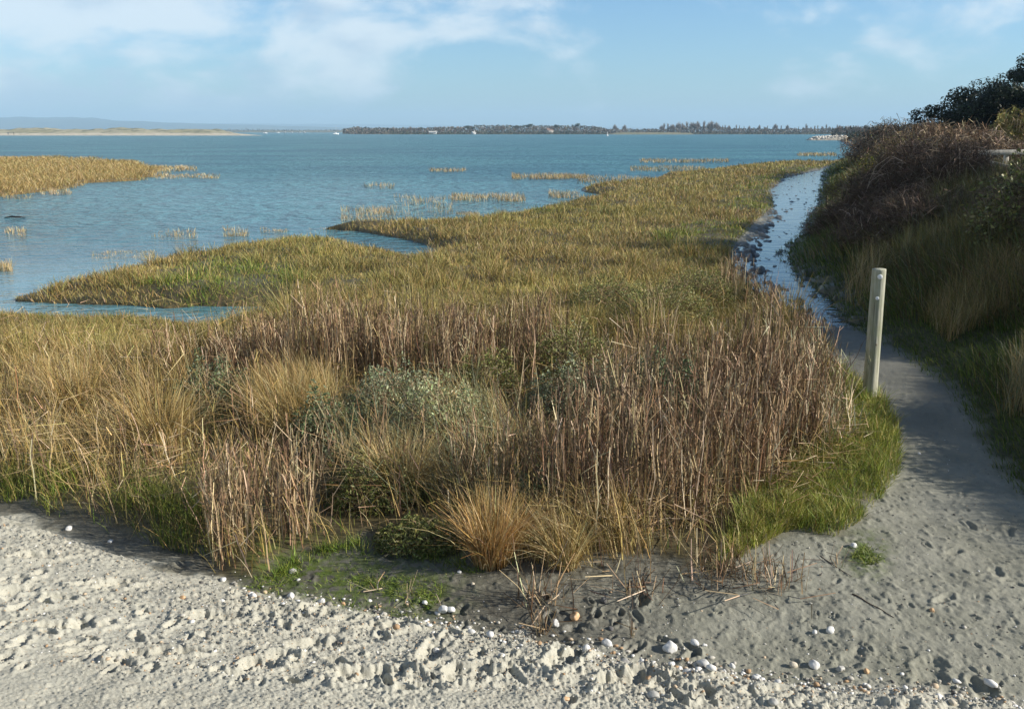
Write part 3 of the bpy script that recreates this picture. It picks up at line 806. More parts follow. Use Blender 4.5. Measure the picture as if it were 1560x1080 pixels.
WP = [(box(8, 350, 40, 362), 70, .1, .3, 'small tan reed tuft in open water near the left edge, above the grassy one'),
      (box(-4, 402, 18, 414), 90, .12, .34, 'green and tan grassy tuft in the calm water close to the spit of turf'),
      (box(138, 384, 172, 394), 60, .05, .14, 'loose pale tip of the flat weed mat off the grassy spit'),
      (box(160, 382, 236, 394), 330, .05, .12, 'flat brown floating weed mat off the grassy spit'),
      (box(230, 352, 300, 364), 90, .08, .25, 'very sparse row of reed stems in rippled water off the turf'),
      (box(340, 350, 378, 361), 130, .1, .3, 'compact golden reed tuft just left of the pair of low strips'),
      (box(396, 348, 440, 354), 110, .06, .16, 'low brown reed strip between the compact tuft and the sandy tip'),
      (box(468, 347, 545, 353), 260, .05, .14, 'low brown reed strip running up to the tip of the turf'),
      (box(520, 318, 600, 338), 320, .15, .4, 'sparse spread of tall reed stems in front of the sandy tip'),
      (box(600, 300, 690, 330), 260, .15, .38, 'wide thin scatter of reed stems in dark water mid channel'),
      (box(688, 298, 800, 308), 560, .18, .4, 'long golden reed strip standing in dark water off the turf'),
      (box(695, 324, 730, 331), 160, .08, .18, 'small dark olive hummock close to the turf edge'),
      (box(780, 268, 895, 274), 620, .25, .5, 'longest golden reed strip standing far out in the water'),
      (box(835, 294, 882, 303), 150, .18, .4, 'thin reed scatter beside the point of the turf'),
      (box(555, 282, 600, 289), 90, .2, .4, 'faint reed patch alone in the open channel'),
      (box(655, 259, 710, 263), 120, .25, .45, 'faint pinkish reed line far out in the channel'),
      (box(230, 254, 300, 262), 420, .2, .4, 'pale reed scatter trailing off the tip of the islet'),
      (box(232, 266, 335, 273), 420, .15, .3, 'long thin reed line trailing off the islet over dark water'),
      (box(60, 290, 110, 298), 90, .15, .35, 'few thin stems in dark water below the islet'),
      (box(975, 244, 1110, 249), 420, .3, .5, 'pale reed line in shallow water beyond the bend of the turf'),
      (box(960, 255, 1075, 262), 420, .25, .45, 'reed line in blue shallows beside the turf edge'),
      (box(1215, 235, 1275, 239), 260, .3, .6, 'yellow reed strip by the foot of the gorse'),
      (box(880, 270, 990, 281), 420, .2, .42, 'reed scatter fringing the golden corner of the turf')]
for poly, n, h0, h1, lab in WP: water_patch(poly, n, h0, h1, lab)

# ------------------------------------------------------------------ clumps that stand out of the bed
def mound_pts(n, rx, ry, h, shell=.5):
    u = rng.uniform(0, 1, n) ** .5; a = rng.uniform(0, 2 * PI, n)
    x = u * np.cos(a); y = u * np.sin(a)
    top = np.sqrt(np.maximum(0, 1 - u * u)) * (1 + .55 * pn(x * 2.8, y * 2.8, int(rng.integers(500))))
    return np.stack([x * rx, y * ry, top * h * rng.uniform(shell, 1, n)], 1)

def purslane(px, py, rx, ry, h, n, label, pal_=GREY, wts=(3, 3, 2, 2)):
    x, y = ground(px, py); x, y = np.array([float(x)]), np.array([float(y)])
    z = float(zat(x, y)[0])
    t = thing('purslane_bush', (x[0], y[0], z), label, 'shrub', 'grey green bushes in the reed bed')
    h *= 1.25; rx *= 1.15; ry *= 1.1; n = int(n * 1.35)
    P = mound_pts(n, rx, ry, h, .3)
    V, Fq = leaves(P, rng.uniform(.018, .044, n), .36, .5)
    mesh_obj('foliage', V, Fq, M_LEAF, t, col=strip_cols(pal(n, pal_, wts), 1, jit=.25))
    m = n // 12
    A = np.stack([rng.normal(0, rx * .35, m), rng.normal(0, ry * .35, m), np.zeros(m)], 1)
    V, Fq = segs(A, mound_pts(m, rx, ry, h, .7), .006, .003)
    mesh_obj('stems', V, Fq, M_TWIG, t, col=strip_cols(pal(m, PINK, (3, 3, 2, 2, 1)), 1))
DGREY = ([.09, .125, .055], [.13, .165, .075], [.06, .09, .04], [.19, .21, .12])
YGREY = ([.23, .26, .12], [.31, .33, .17], [.16, .19, .08], [.38, .38, .23])
OLEAF = ([.15, .165, .045], [.21, .215, .065], [.10, .125, .035], [.26, .24, .09])
purslane(330, 640, .36, .34, .40, 5200, 'dark grey green bush at the left of the golden tussocks', DGREY)
purslane(500, 690, .30, .30, .36, 4200, 'dark grey green bush right of the golden tussock', DGREY)
purslane(600, 655, .42, .36, .40, 5600, 'grey green bush in the middle of the bed below the pink stems', GREY)
purslane(670, 695, .40, .36, .42, 6200, 'palest yellowish green bush in the middle of the bed', YGREY)
purslane(740, 600, .34, .30, .34, 3600, 'olive green bush among the pink stems', OLEAF)
purslane(880, 640, .46, .34, .40, 5600, 'grey green bush left of the big stand of brown stems', GREY)
purslane(1010, 640, .40, .32, .46, 4800, 'grey green bush half sunk in the big stand of brown stems', DGREY)
purslane(870, 575, .45, .40, .40, 4600, 'dark olive bush at the back of the big brown stand', OLEAF)
purslane(1010, 500, .60, .55, .42, 6400, 'broad olive green bush behind the brown stand towards the stream', OLEAF)
purslane(1060, 470, .55, .50, .45, 5600, 'olive green bush nearest the bend of the stream', OLEAF)
purslane(930, 475, .55, .55, .36, 5200, 'low olive green bush behind the brown stand, farther from the stream', OLEAF)
purslane(640, 830, .26, .20, .11, 2200, 'low dark green bush at the wet hollow by the beach', OLEAF)
purslane(570, 770, .30, .26, .26, 3000, 'low mossy green bush in the front of the bed', OLEAF)
purslane(820, 790, .20, .18, .22, 1500, 'small dark bush beside the orange tussock', DGREY)

def tussock(px, py, rad, h, n, label, pal_=GOLD, wts=(3, 3, 2, 2, 1), curve=.5):
    x, y = ground(px, py); x, y = np.array([float(x)]), np.array([float(y)]); z = float(zat(x, y)[0])
    a = rng.uniform(0, 2 * PI, n); q = rad * .4 * np.sqrt(rng.uniform(0, 1, n))
    b = np.stack([np.cos(a) * q, np.sin(a) * q, np.full(n, -.02)], 1)
    az = a + rng.normal(0, .5, n)
    V, Fq = strips(b, h * rng.uniform(.5, 1.1, n), .0055 * rng.uniform(.6, 1.3, n), az, np.abs(rng.normal(.1, .2, n)), np.abs(rng.normal(.2, curve, n)), 4, .8, kink=.012)
    V, Fq = rooted(V, Fq, 10, n, -.08)
    o = mesh_obj('grass_tussock', V, Fq, M_GRASS, col=np.vstack([strip_cols(pal(n, pal_, wts), 4), np.full((n, 3), .08)]), loc=(x[0], y[0], z))
    tag(o, label, 'tussock', 'tussocks of dry grass in the reed bed')
ORNG = ([.40, .24, .08], [.46, .31, .13], [.33, .19, .06], [.52, .40, .22])
tussock(748, 858, .26, .44, 900, 'orange gold grass tussock at the front edge of the bed by the wet hollow', ORNG, (3, 3, 2, 2), .25)
tussock(245, 690, .36, .62, 1300, 'golden grass tussock at the left among tangled dry grass')
tussock(450, 655, .36, .55, 1300, 'golden grass tussock between two dark green bushes')
tussock(120, 640, .40, .60, 1200, 'golden grass tussock nearest the left edge of the photograph', GOLD)
tussock(610, 760, .30, .50, 1000, 'pale straw tussock in the centre of the bed', GOLD, (1, 3, 1, 4, 1))
tussock(860, 862, .18, .34, 420, 'small straw tussock leaning over the mud next to the orange one', GOLD, (1, 3, 1, 4, 1))

def dead_plant(px, py, rad, h, n, label, lean=.5):
    x, y = ground(px, py); x, y = np.array([float(x)]), np.array([float(y)]); z = float(zat(x, y)[0])
    b = np.stack([rng.normal(0, rad * .3, n), rng.normal(0, rad * .3, n), np.full(n, -.015)], 1)
    hh = h * rng.uniform(.3, 1.1, n); az = rng.uniform(0, 2 * PI, n)
    V, Fq = strips(b, hh, .0065 * rng.uniform(.6, 1.2, n), az, np.abs(rng.normal(0, lean, n)), rng.normal(0, .12, n), 2, .4)
    V, Fq = rooted(V, Fq, 6, n, -.06); kv = len(V)
    c = pal(n, PINK, (3, 3, 2, 3, 1))
    m = n // 2
    A = np.stack([rng.normal(0, rad * .5, m), rng.normal(0, rad * .5, m), rng.uniform(.004, .06, m)], 1)
    a2 = rng.uniform(0, 6.28, m); L = rng.uniform(.05, .22, m)
    B = A + np.stack([np.cos(a2) * L, np.sin(a2) * L, rng.uniform(-.02, .05, m)], 1); B[:, 2] = np.maximum(B[:, 2], .004)
    v2 = segs(A, B, .006, .004)
    V, Fq = join((V, Fq), v2)
    b2 = kv + np.arange(m) * 4
    Fq = np.vstack([Fq, np.stack([b2 + 1, b2, np.full(m, kv - 2), np.full(m, kv - 1)], 1)])
    o = mesh_obj('dead_plant', V, Fq, M_STEM, col=np.concatenate([strip_cols(c, 2), np.full((n, 3), .1), strip_cols(pal(m, PINK, (3, 3, 2, 3, 1)), 1), np.full((m, 3), .12)]), loc=(x[0], y[0], z))
    tag(o, label, 'dead plant', 'dead stem clumps on the mud')
dead_plant(825, 915, .20, .36, 46, 'dead stem clump with tall pale stalks on the mud beside the orange stone')
dead_plant(828, 958, .07, .16, 24, 'short reddish stub of stems next to the orange stone at the beach edge', .2)
dead_plant(968, 900, .20, .28, 40, 'straggly dead stems on the mud below the bed edge')
dead_plant(965, 968, .04, .15, 7, 'few thin twigs at the beach edge right of the white pebbles', .25)
dead_plant(1090, 878, .34, .24, 80, 'dead twiggy clump sprawling from the bed on the mud, left of two')
dead_plant(1165, 885, .30, .24, 70, 'dead twiggy clump alone on the mud, right of two')
dead_plant(1275, 858, .10, .12, 8, 'thin dark twigs by the small green weed patch')
dead_plant(572, 895, .04, .18, 4, 'single reddish stalk in the green algae')
dead_plant(625, 905, .05, .14, 4, 'two thin stalks in the wet hollow left of the white shell')
dead_plant(935, 870, .10, .2, 10, 'thin bent stalks at the lip of the bed')

# ------------------------------------------------------------------ right bank grass
def bank_grass():
    n = 270000
    th = rng.uniform(R(12), R(54), n); r = np.exp(rng.uniform(math.log(4.5), math.log(75), n))
    x = np.sin(th) * r; y = np.cos(th) * r
    f = sdist(x, y, BANK)
    k = f > rng.uniform(-.12, .1, n); x, y, r, f = x[k], y[k], r[k], f[k]; n = len(x)
    nz = fbm(x * .5, y * .5, 3, 170); nz2 = pn(x * 1.6, y * 1.6, 171)
    tall = ss(.25, 1.6, f + .7 * nz)
    u = rng.uniform(0, 1, n)
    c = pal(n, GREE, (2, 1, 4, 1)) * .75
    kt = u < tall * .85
    c[kt] = pal(kt.sum(), OLIV + GOLD + GREY + PINK[:3], (2, 1, 4, 1, 1, .5, 2, 1, 1, 2, 1, 3, .5, 2, 1, 3)) * .72  # palettes darkened: some of the bank's shade is put into the colour
    h = (.07 + .38 * tall * (1 + .5 * nz2)) * rng.uniform(.5, 1.25, n)
    az = PI * .9 + 1.5 * pn(x * .7, y * .7, 172) + rng.normal(0, .7, n)
    add_blades('bank', x, y, h, np.maximum(.005, r * .00075) * rng.uniform(.7, 1.4, n), np.abs(rng.normal(0, .3, n)), np.abs(rng.normal(0, .5, n)), c, S=3, az=az)
    # long tufts below the brambles
    for poly, m, h0, h1, pl, wt in (([(1340, 440), (1400, 400), (1560, 385), (1700, 400), (1700, 470), (1500, 480)], 9000, .45, .85, OLIV + GREY, (3, 3, 3, 2, 2, 1, 2, 1)),
                                ([(1285, 455), (1300, 440), (1330, 440), (1345, 458), (1330, 470), (1295, 470)], 260, .45, .85, GOLD, (1, 3, 1, 4, 1)),
                                ([(1400, 505), (1520, 480), (1560, 520), (1440, 540)], 2600, .25, .5, GOLD + OLIV, (2, 3, 1, 3, 1, 2, 2, 1, 1)),
                                ([(1520, 640), (1545, 590), (1640, 590), (1640, 660)], 1500, .3, .55, GOLD + GREY, (1, 2, 1, 3, 1, 1, 2, 1, 2)),
                                ([(1480, 400), (1600, 360), (1800, 360), (1800, 420), (1560, 420)], 5000, .35, .8, GOLD, (2, 3, 2, 3, 1))):
        xx, yy = scatter_px(m, poly)
        k = sdist(xx, yy, BANK) > .05; xx, yy = xx[k], yy[k]; m = len(xx)
        rr = np.hypot(xx, yy)
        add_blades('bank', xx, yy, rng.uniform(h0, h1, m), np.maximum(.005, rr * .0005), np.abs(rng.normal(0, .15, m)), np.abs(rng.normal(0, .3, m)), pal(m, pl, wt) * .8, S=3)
    o = flush('bank', 'bank_grass', M_GRASS)
    tag(o, 'long shaded olive and straw grass covering the bank beside the path', 'grass', kind='stuff')
bank_grass()

# ------------------------------------------------------------------ shrubs on the bank
BRAM = ([.10, .068, .048], [.14, .098, .07], [.065, .045, .034], [.19, .14, .10], [.27, .21, .155])
def dome(n, rx, ry, h, shell, seed, rough=.28):
    """points in a lumpy dome; shell 0..1 how close to the skin"""
    v = rng.standard_normal((n, 3)); v[:, 2] = np.abs(v[:, 2]); v /= np.linalg.norm(v, axis=1, keepdims=True)
    lump = 1 + rough * (pn(v[:, 0] * 2.2 + v[:, 2], v[:, 1] * 2.2, seed) + .6 * pn(v[:, 0] * 5, v[:, 1] * 5 + v[:, 2] * 4, seed + 1))
    q = rng.uniform(shell, 1, n) ** (1 / 2) * lump
    return v * q[:, None] * np.array([rx, ry, h]), v

def bramble(x, y, rx, ry, h, ncane, ntwig, label, seed, pal_=BRAM, wts=(3, 3, 3, 2, .6), pale=25, name='bramble_bush', cat='bush', twl=.45, sink=.25, leafn=0, leafp=None):
    z = float(zat(np.array([x]), np.array([y]))[0]) - sink
    t = thing(name, (x, y, z), label, cat, 'bare bushes on the bank')
    r = math.hypot(x, y)
    # twigs, finest growth near the skin
    P, N = dome(ntwig, rx, ry, h, .15, seed)
    d = N * .5 + rng.standard_normal((ntwig, 3)) * .7; d /= np.linalg.norm(d, axis=1, keepdims=True)
    L = rng.uniform(.25, 1, ntwig)[:, None] * twl
    w = max(.006, r * .0005)
    V, Fq = segs(P - d * L * .5, P + d * L * .5, w * rng.uniform(.6, 1.4, ntwig), w * .5)
    mesh_obj('twigs', V, Fq, M_TWIG, t, col=strip_cols(pal(ntwig, pal_, wts), 1, jit=.25))
    # arching canes
    paths = []
    for i in range(ncane + pale):
        a = random.uniform(0, 2 * PI); q = math.sqrt(random.random()) * .6
        p0 = np.array([math.cos(a) * q * rx, math.sin(a) * q * ry, random.uniform(0, .3) * h])
        a2 = a + random.gauss(0, .6)
        reach = random.uniform(.5, 1.05) * (1 - q * .4)
        p2 = np.array([math.cos(a2) * reach * rx, math.sin(a2) * reach * ry, h * random.uniform(.1, .8)])
        p1 = (p0 + p2) / 2 + np.array([0, 0, h * random.uniform(.5, 1.05)])
        s = np.linspace(0, 1, 7)[:, None]
        P = (1 - s) ** 2 * p0 + 2 * s * (1 - s) * p1 + s * s * p2
        P = P + np.random.default_rng(i + seed).normal(0, .02 * max(rx, .5), P.shape)
        paths.append((P, np.linspace(w * .55, w * .22, 7) * random.uniform(.7, 1.3) * (1.5 if i >= ncane else 1)))
    V, Fq = tubes(paths, 4)
    k = len(Fq) // len(paths)
    cc = pal(len(paths), pal_, wts); cc[-pale:] = pal(pale, ([.36, .28, .22], [.45, .36, .28]), (1, 1))
    mesh_obj('canes', V, Fq, M_TWIG, t, col=np.repeat(cc, k, 0))
    if leafn:
        P, N = dome(leafn, rx, ry, h, .6, seed)
        V, Fq = leaves(P, rng.uniform(.6, 1.3, leafn) * max(.05, r * .0045), .5, .3)
        mesh_obj('foliage', V, Fq, M_LEAF, t, col=strip_cols(pal(leafn, leafp, [1] * len(leafp)), 1, jit=.3))
    return t

def at(px, d):            # ground position seen under photo column px at distance d
    return (px - 780) / F * d, d
x, y = at(1405, 19.0); bramble(x, y, 1.75, 1.9, 1.62, 260, 22000, 'big purple brown bramble thicket at the front of the bank', 201, pale=70)
x, y = at(1520, 18.5); bramble(x, y, 1.6, 1.3, .62, 160, 12000, 'lower brown bramble thicket in front of the pale rail fence', 207, pale=45)
x, y = at(1385, 23.5); bramble(x, y, .9, 1.6, 1.45, 140, 12000, 'dark bramble thicket between the big thicket and the gorse', 213, pale=14)
x, y = at(1290, 20.5); bramble(x, y, .9, 1.2, .8, 60, 5000, 'low dark bramble sprawling down to the path', 219, pale=6)
x, y = at(1430, 16.2); bramble(x, y, 1.5, 1.2, .95, 120, 12000, 'dark lower skirt of bramble in front of the big thicket', 261, pale=12)
x, y = at(1335, 17.6); bramble(x, y, .95, 1.1, .85, 70, 7000, 'dark bramble clump left of the big thicket above the path', 267, pale=8)
x, y = at(1535, 15.6); bramble(x, y, 1.0, 1.0, .7, 60, 6000, 'dark bramble clump low on the bank at the right edge', 273, pale=6)
x, y = at(1420, 33); bramble(x, y, 2.6, 3.0, 1.75, 120, 16000, 'tan brown scrub on the crest behind the big thicket', 225, pal_=PINK + BRAM, wts=(3, 2, 3, 1, 2, 2, 2, 1, 1, 1), pale=20)
x, y = at(1545, 30); bramble(x, y, 2.6, 2.4, 1.25, 120, 15000, 'reddish brown scrub beyond the pale rail fence', 231, pal_=PINK + BRAM, wts=(2, 1, 3, 1, 2, 3, 3, 2, 1, 1), pale=20)
x, y = at(1390, 52); bramble(x, y, 4.5, 5, 2.2, 60, 11000, 'greyish brown scrub farther along the crest', 237, pal_=PINK + BRAM, wts=(2, 1, 3, 1, 2, 3, 3, 2, 1, 1), pale=10, twl=.7)
x, y = at(1525, 40); bramble(x, y, 1.6, 1.5, 2.3, 70, 7000, 'rounded pale olive bush in front of the dark evergreens', 243, pal_=OLIV + PINK, wts=(3, 3, 2, 3, 2, 2, 1, 1, 1), pale=16, leafn=2500, leafp=OLIV)
# bushes just out of the picture on the right: they shade the bank and the path
for i, (bx, by, rr_, hh) in enumerate([(8.3, 12.5, 1.7, 1.6), (7.6, 10.2, 1.2, 1.4), (6.3, 7.0, .9, 1.0), (5.9, 6.0, .9, 1.0), (10.4, 15.2, 1.7, 1.6), (11.5, 11.5, 2.2, 2.2), (9.8, 7.4, 1.0, .9), (12.0, 15.6, 2.0, 2.3), (12.6, 17.6, 1.7, 1.9)]):
    bramble(bx, by, rr_, rr_, hh, 60, 7500, ['brown bramble bush at the right edge of the picture, upper one', 'brown bramble bush beside the bend of the path at the right edge', 'bramble bush shading the path from the right', 'smallest bramble bush right of the path',
            'bramble bush right of the lower thicket', 'tall bramble bush at the back of the bank', 'tall bramble bush above the path bend', 'tall bramble bush behind the long grass tufts', 'tall bramble bush short of the rail fence'][i], 300 + 7 * i, pale=6, leafn=9000, leafp=OLEAF)

GORSE = ([.07, .085, .016], [.14, .14, .025], [.25, .21, .03], [.035, .04, .012])
def leafy_bush(name, x, y, rx, ry, h, n, label, cat, pal_, wts, seed, lsize, group=None, sink=.2, twig=1200, z=None):
    z = (float(zat(np.array([x]), np.array([y]))[0]) if z is None else z) - sink
    t = thing(name, (x, y, z), label, cat, group)
    # foliage carried in sprays on many lobes
    C, N = dome(max(40, n // 160), rx * .85, ry * .85, h * .88, .35, seed, .35)
    k = rng.integers(0, len(C), n)
    s = min(rx, ry, h) * .22
    P = C[k] + rng.normal(0, 1, (n, 3)) * s * np.array([1, 1, .75])
    P[:, 2] = np.abs(P[:, 2])
    V, Fq = leaves(P, lsize * rng.uniform(.6, 1.4, n), .42, .35, N[k] * .8)
    c = pal(n, pal_, wts) * (1 + .25 * rng.standard_normal(len(C)))[k][:, None].clip(.5, 1.6)
    mesh_obj('foliage', V, Fq, M_LEAF, t, col=strip_cols(c, 1, jit=.2))
    A = np.zeros((twig, 3)); A[:, 0] = rng.normal(0, rx * .15, twig); A[:, 1] = rng.normal(0, ry * .15, twig)
    B = C[rng.integers(0, len(C), twig)] + rng.normal(0, s, (twig, 3))
    V, Fq = segs(A + (B - A) * rng.uniform(0, .6, (twig, 1)), B, lsize * .25, lsize * .1)
    mesh_obj('branches', V, Fq, M_TWIG, t, col=strip_cols(pal(twig, BRAM, (3, 2, 3, 1, .3)), 1))
    return t
x, y = at(1322, 23.0); leafy_bush('gorse_bush', x, y, .70, 1.0, 1.55, 18000, 'dark gorse bush with yellow green tips where the bank meets the water', 'gorse', GORSE, (3, 3, 2, 2), 401, .055)
x, y = at(1276, 33); leafy_bush('gorse_bush', x, y, .75, 1.2, .85, 5000, 'low yellow tinged gorse by the end of the flooded path', 'gorse', GORSE[1:3] + ([.30, .24, .03],), (3, 3, 1), 402, .05)
x, y = at(1385, 31); leafy_bush('gorse_bush', x, y, 1.9, 1.4, 1.1, 8000, 'olive gorse strip along the crest above the bramble thicket', 'gorse', GORSE + OLIV[:1], (2, 3, 3, 1, 2), 403, .055, z=1.45)

EVER = ([.011, .018, .008], [.017, .027, .011], [.008, .013, .007], [.03, .042, .016])
def tree(name, x, y, h, cr, label, seed, pal_, wts, n, lsize, lean=0.0, trunk_r=.16, lobes=14, crown_lo=.3, group='dark evergreen trees on the bank'):
    rs = np.random.default_rng(seed)
    z = float(zat(np.array([x]), np.array([y]))[0]) - .15
    t = thing(name, (x, y, z), label, 'tree', group)
    top = np.array([lean * h, 0, h * .8])
    P = np.linspace(0, 1, 7)[:, None] * top + np.vstack([[0, 0, 0], rs.normal(0, .03 * h, (6, 3)) * [1, 1, .2]])
    paths = [(P, np.linspace(trunk_r, trunk_r * .25, 7))]
    C = []
    for i in range(lobes):
        a = i * 2.4 + rs.uniform(-.4, .4); q = crown_lo + (1 - crown_lo) * (i + .5) / lobes
        rad = cr * (.95 - .55 * max(0, q - .45)) * rs.uniform(.5, 1.0)
        base = P[min(6, int(q * 5.5))]
        e = np.array([lean * h * q + math.cos(a) * rad, math.sin(a) * rad, h * q * rs.uniform(.88, 1.0)])
        mid = (base + e) / 2 + np.array([0, 0, .06 * h])
        s = np.linspace(0, 1, 5)[:, None]
        B = (1 - s) ** 2 * base + 2 * s * (1 - s) * mid + s * s * e
        paths.append((B, np.linspace(trunk_r * .45, trunk_r * .08, 5)))
        for j in range(3): C.append((B[2 + j % 3] + rs.normal(0, .12 * cr, 3), cr * rs.uniform(.2, .36)))
    tr = mesh_obj('trunk', *tubes(paths, 7), mat_plain('bark', (.06, .05, .04), .9, .3, 9, bump=.6), t)
    k = rs.integers(0, len(C), n)
    ctr = np.array([c for c, r_ in C]); rad = np.array([r_ for c, r_ in C])
    v = rs.standard_normal((n, 3)); v /= np.linalg.norm(v, axis=1, keepdims=True)
    Pt = ctr[k] + v * (rad[k] * rs.uniform(.2, 1, n) ** .4)[:, None] * np.array([1, 1, .6])
    V, Fq = leaves(Pt, lsize * rng.uniform(.6, 1.4, n), .4, .4, v)
    c = pal(n, pal_, wts) * rs.uniform(.7, 1.4, len(C))[k][:, None]
    mesh_obj('crown', V, Fq, M_LEAF, t, col=strip_cols(c, 1, jit=.2))
    return t
x, y = at(1470, 47); tree('evergreen_tree', x, y, 3.6, 2.8, 'low rounded dark evergreen at the left end of the clump', 501, EVER, (3, 3, 2, 1), 15000, .17, lobes=16, crown_lo=.1)
x, y = at(1515, 50); tree('evergreen_tree', x, y, 4.5, 2.8, 'dark evergreen in the middle of the clump', 502, EVER, (3, 3, 2, 1), 15000, .17, lobes=16, crown_lo=.1)
x, y = at(1566, 46); tree('pine_tree', x, y, 5.3, 2.2, 'tallest dark pine with layered branches at the right edge', 503, EVER, (3, 3, 2, 1), 15000, .16, lobes=15, crown_lo=.25)
x, y = at(1432, 50); tree('evergreen_tree', x, y, 2.9, 2.3, 'small dark evergreen trailing off towards the water', 504, EVER, (3, 3, 2, 1), 9000, .17, lobes=12, crown_lo=.1)
x, y = at(1560, 56); tree('evergreen_tree', x, y, 4.6, 3.0, 'broad dark evergreen behind the pine', 505, EVER, (3, 3, 2, 1), 14000, .19, lobes=16, crown_lo=.1)
x, y = at(1640, 47); tree('evergreen_tree', x, y, 5.0, 3.0, 'dark evergreen out beyond the pine', 506, EVER, (3, 3, 2, 1), 12000, .19, lobes=14, crown_lo=.1)

for i, (bx, by, hh, cr) in enumerate([(15.5, 17.2, 5.4, 2.3), (13.6, 14.6, 3.4, 2.1), (12.6, 12.2, 2.9, 2.1), (11.6, 10.9, 2.7, 1.6), (18.5, 19.0, 5.6, 2.2)]):
    tree('evergreen_tree', bx, by, hh, cr, ['tall evergreen on the bank right of the long grass tufts', 'middling evergreen on the bank right of the path bend', 'low evergreen on the bank right of the waymark post', 'lowest evergreen beside the path at the right', 'tall evergreen behind the rail fence'][i], 520 + i, EVER, (3, 3, 2, 1), 13000, .12, lobes=16, crown_lo=.1)
# ------------------------------------------------------------------ waymark post
def make_post():
    x, y = ground(1324, 611); x, y = float(x), float(y)
    z = float(zat(np.array([x]), np.array([y]))[0])
    t = thing('waymark_post', (x, y, z), 'weathered round wooden post with small white discs beside the path', 'post')
    t.rotation_euler = (R(.5), R(-1.6), 0)
    n = 26; rs = np.random.default_rng(8)
    zs = np.concatenate([np.linspace(-.25, 1.235, 34), [1.247, 1.252]])
    a = np.linspace(0, 2 * PI, n, endpoint=False)
    V = []
    for i, q in enumerate(zs):
        rad = .067 - .004 * q
        if i == len(zs) - 2: rad *= .995
        if i == len(zs) - 1: rad *= .96
        rr = rad * (1 + .018 * np.sin(3 * a + .6) + .010 * np.sin(7 * a + q * .8)) - .004 * (np.abs(((a - 4.0 + PI) % (2 * PI)) - PI) < .12) * (q > .1)
        V.append(np.stack([np.cos(a) * rr, np.sin(a) * rr, np.full(n, q)], 1))
    V = np.concatenate(V); k = len(zs)
    i = np.arange(k - 1)[:, None] * n; j = np.arange(n)[None, :]; j2 = (j + 1) % n
    Fq = np.stack([i + j, i + j2, i + n + j2, i + n + j], -1).reshape(-1, 4)
    c0 = len(V); V = np.vstack([V, [[0, 0, 1.2525]]]); e = (k - 1) * n; h_ = np.arange(0, n, 2)
    Fq = np.vstack([Fq, np.stack([np.full(len(h_), c0), e + h_, e + (h_ + 1) % n, e + (h_ + 2) % n], 1)])
    m = NT('weathered_post_wood')
    co = m.n('ShaderNodeTexCoord').outputs['Object']
    mp = m.n('ShaderNodeMapping'); mp.inputs['Scale'].default_value = (22, 22, 1.1); m.l(co, mp.inputs[0])
    g = m.noise(mp.outputs[0], 2.5, 6, .65); b2 = m.noise(co, 5, 4)
    c = m.mix(m.ramp(g, .3, .7), (.20, .20, .135), (.45, .445, .35))
    c = m.mix(m.math('MULTIPLY', m.ramp(b2, .45, .7), .55), c, (.22, .25, .13))
    mp2 = m.n('ShaderNodeMapping'); mp2.inputs['Scale'].default_value = (60, 60, .8); m.l(co, mp2.inputs[0])
    g2 = m.noise(mp2.outputs[0], 1.6, 5, .6)
    c = m.mix(m.math('MULTIPLY', m.ramp(g2, .58, .66), .8), c, (.05, .045, .03))
    p = m.n('ShaderNodeBsdfPrincipled'); m.l(c, p.inputs['Base Color']); p.inputs['Roughness'].default_value = .85
    bp = m.n('ShaderNodeBump'); bp.inputs['Strength'].default_value = .6; bp.inputs['Distance'].default_value = .006
    m.l(g, bp.inputs['Height']); m.l(bp.outputs[0], p.inputs['Normal']); m.l(p.outputs[0], m.out.inputs['Surface'])
    mesh_obj('shaft', V, Fq, m.m, t, smooth=True)
    white = mat_plain('white_disc', (.78, .78, .76), .5, .06, 30)
    # two small discs on the face that looks at the beach
    face = math.atan2(-y, -x) + .05
    for dz, rad, da in ((1.19, .022, .12), (.99, .016, -.02)):
        m_ = 16; aa = np.linspace(0, 2 * PI, m_, endpoint=False)
        d = np.array([math.cos(face + da), math.sin(face + da), 0]); s = np.array([-d[1], d[0], 0])
        Vs = []
        for off, q in ((.058, 1.0), (.0685, 1.0), (.0705, .82)):
            Vs.append(d * off + np.array([0, 0, dz]) + rad * q * (np.cos(aa)[:, None] * s + np.sin(aa)[:, None] * np.array([0, 0, 1])))
        Vv = np.vstack(Vs + [(d * .0708 + np.array([0, 0, dz]))[None]])
        i = np.arange(2)[:, None] * m_; j = np.arange(m_)[None, :]; j2 = (j + 1) % m_
        Fd = np.stack([i + j, i + j2, i + m_ + j2, i + m_ + j], -1).reshape(-1, 4)
        h_ = np.arange(0, m_, 2)
        Fd = np.vstack([Fd, np.stack([np.full(len(h_), 3 * m_), 2 * m_ + h_, 2 * m_ + (h_ + 1) % m_, 2 * m_ + (h_ + 2) % m_], 1)])
        mesh_obj('marker_disc', Vv, Fd, white, t, smooth=False)
    # knot lower down the shaft
    m_ = 12; aa = np.linspace(0, 2 * PI, m_, endpoint=False)
    d = np.array([math.cos(face + .35), math.sin(face + .35), 0]); s = np.array([-d[1], d[0], 0])
    Vv = np.vstack([d * .058 + np.array([0, 0, .55]) + .013 * (np.cos(aa)[:, None] * s + np.sin(aa)[:, None] * np.array([0, 0, 1.3])),
                    d * .069 + np.array([0, 0, .55]) + .007 * (np.cos(aa)[:, None] * s + np.sin(aa)[:, None] * np.array([0, 0, 1.3])), (d * .067 + np.array([0, 0, .55]))[None]])
    j = np.arange(m_); j2 = (j + 1) % m_; h_ = np.arange(0, m_, 2)
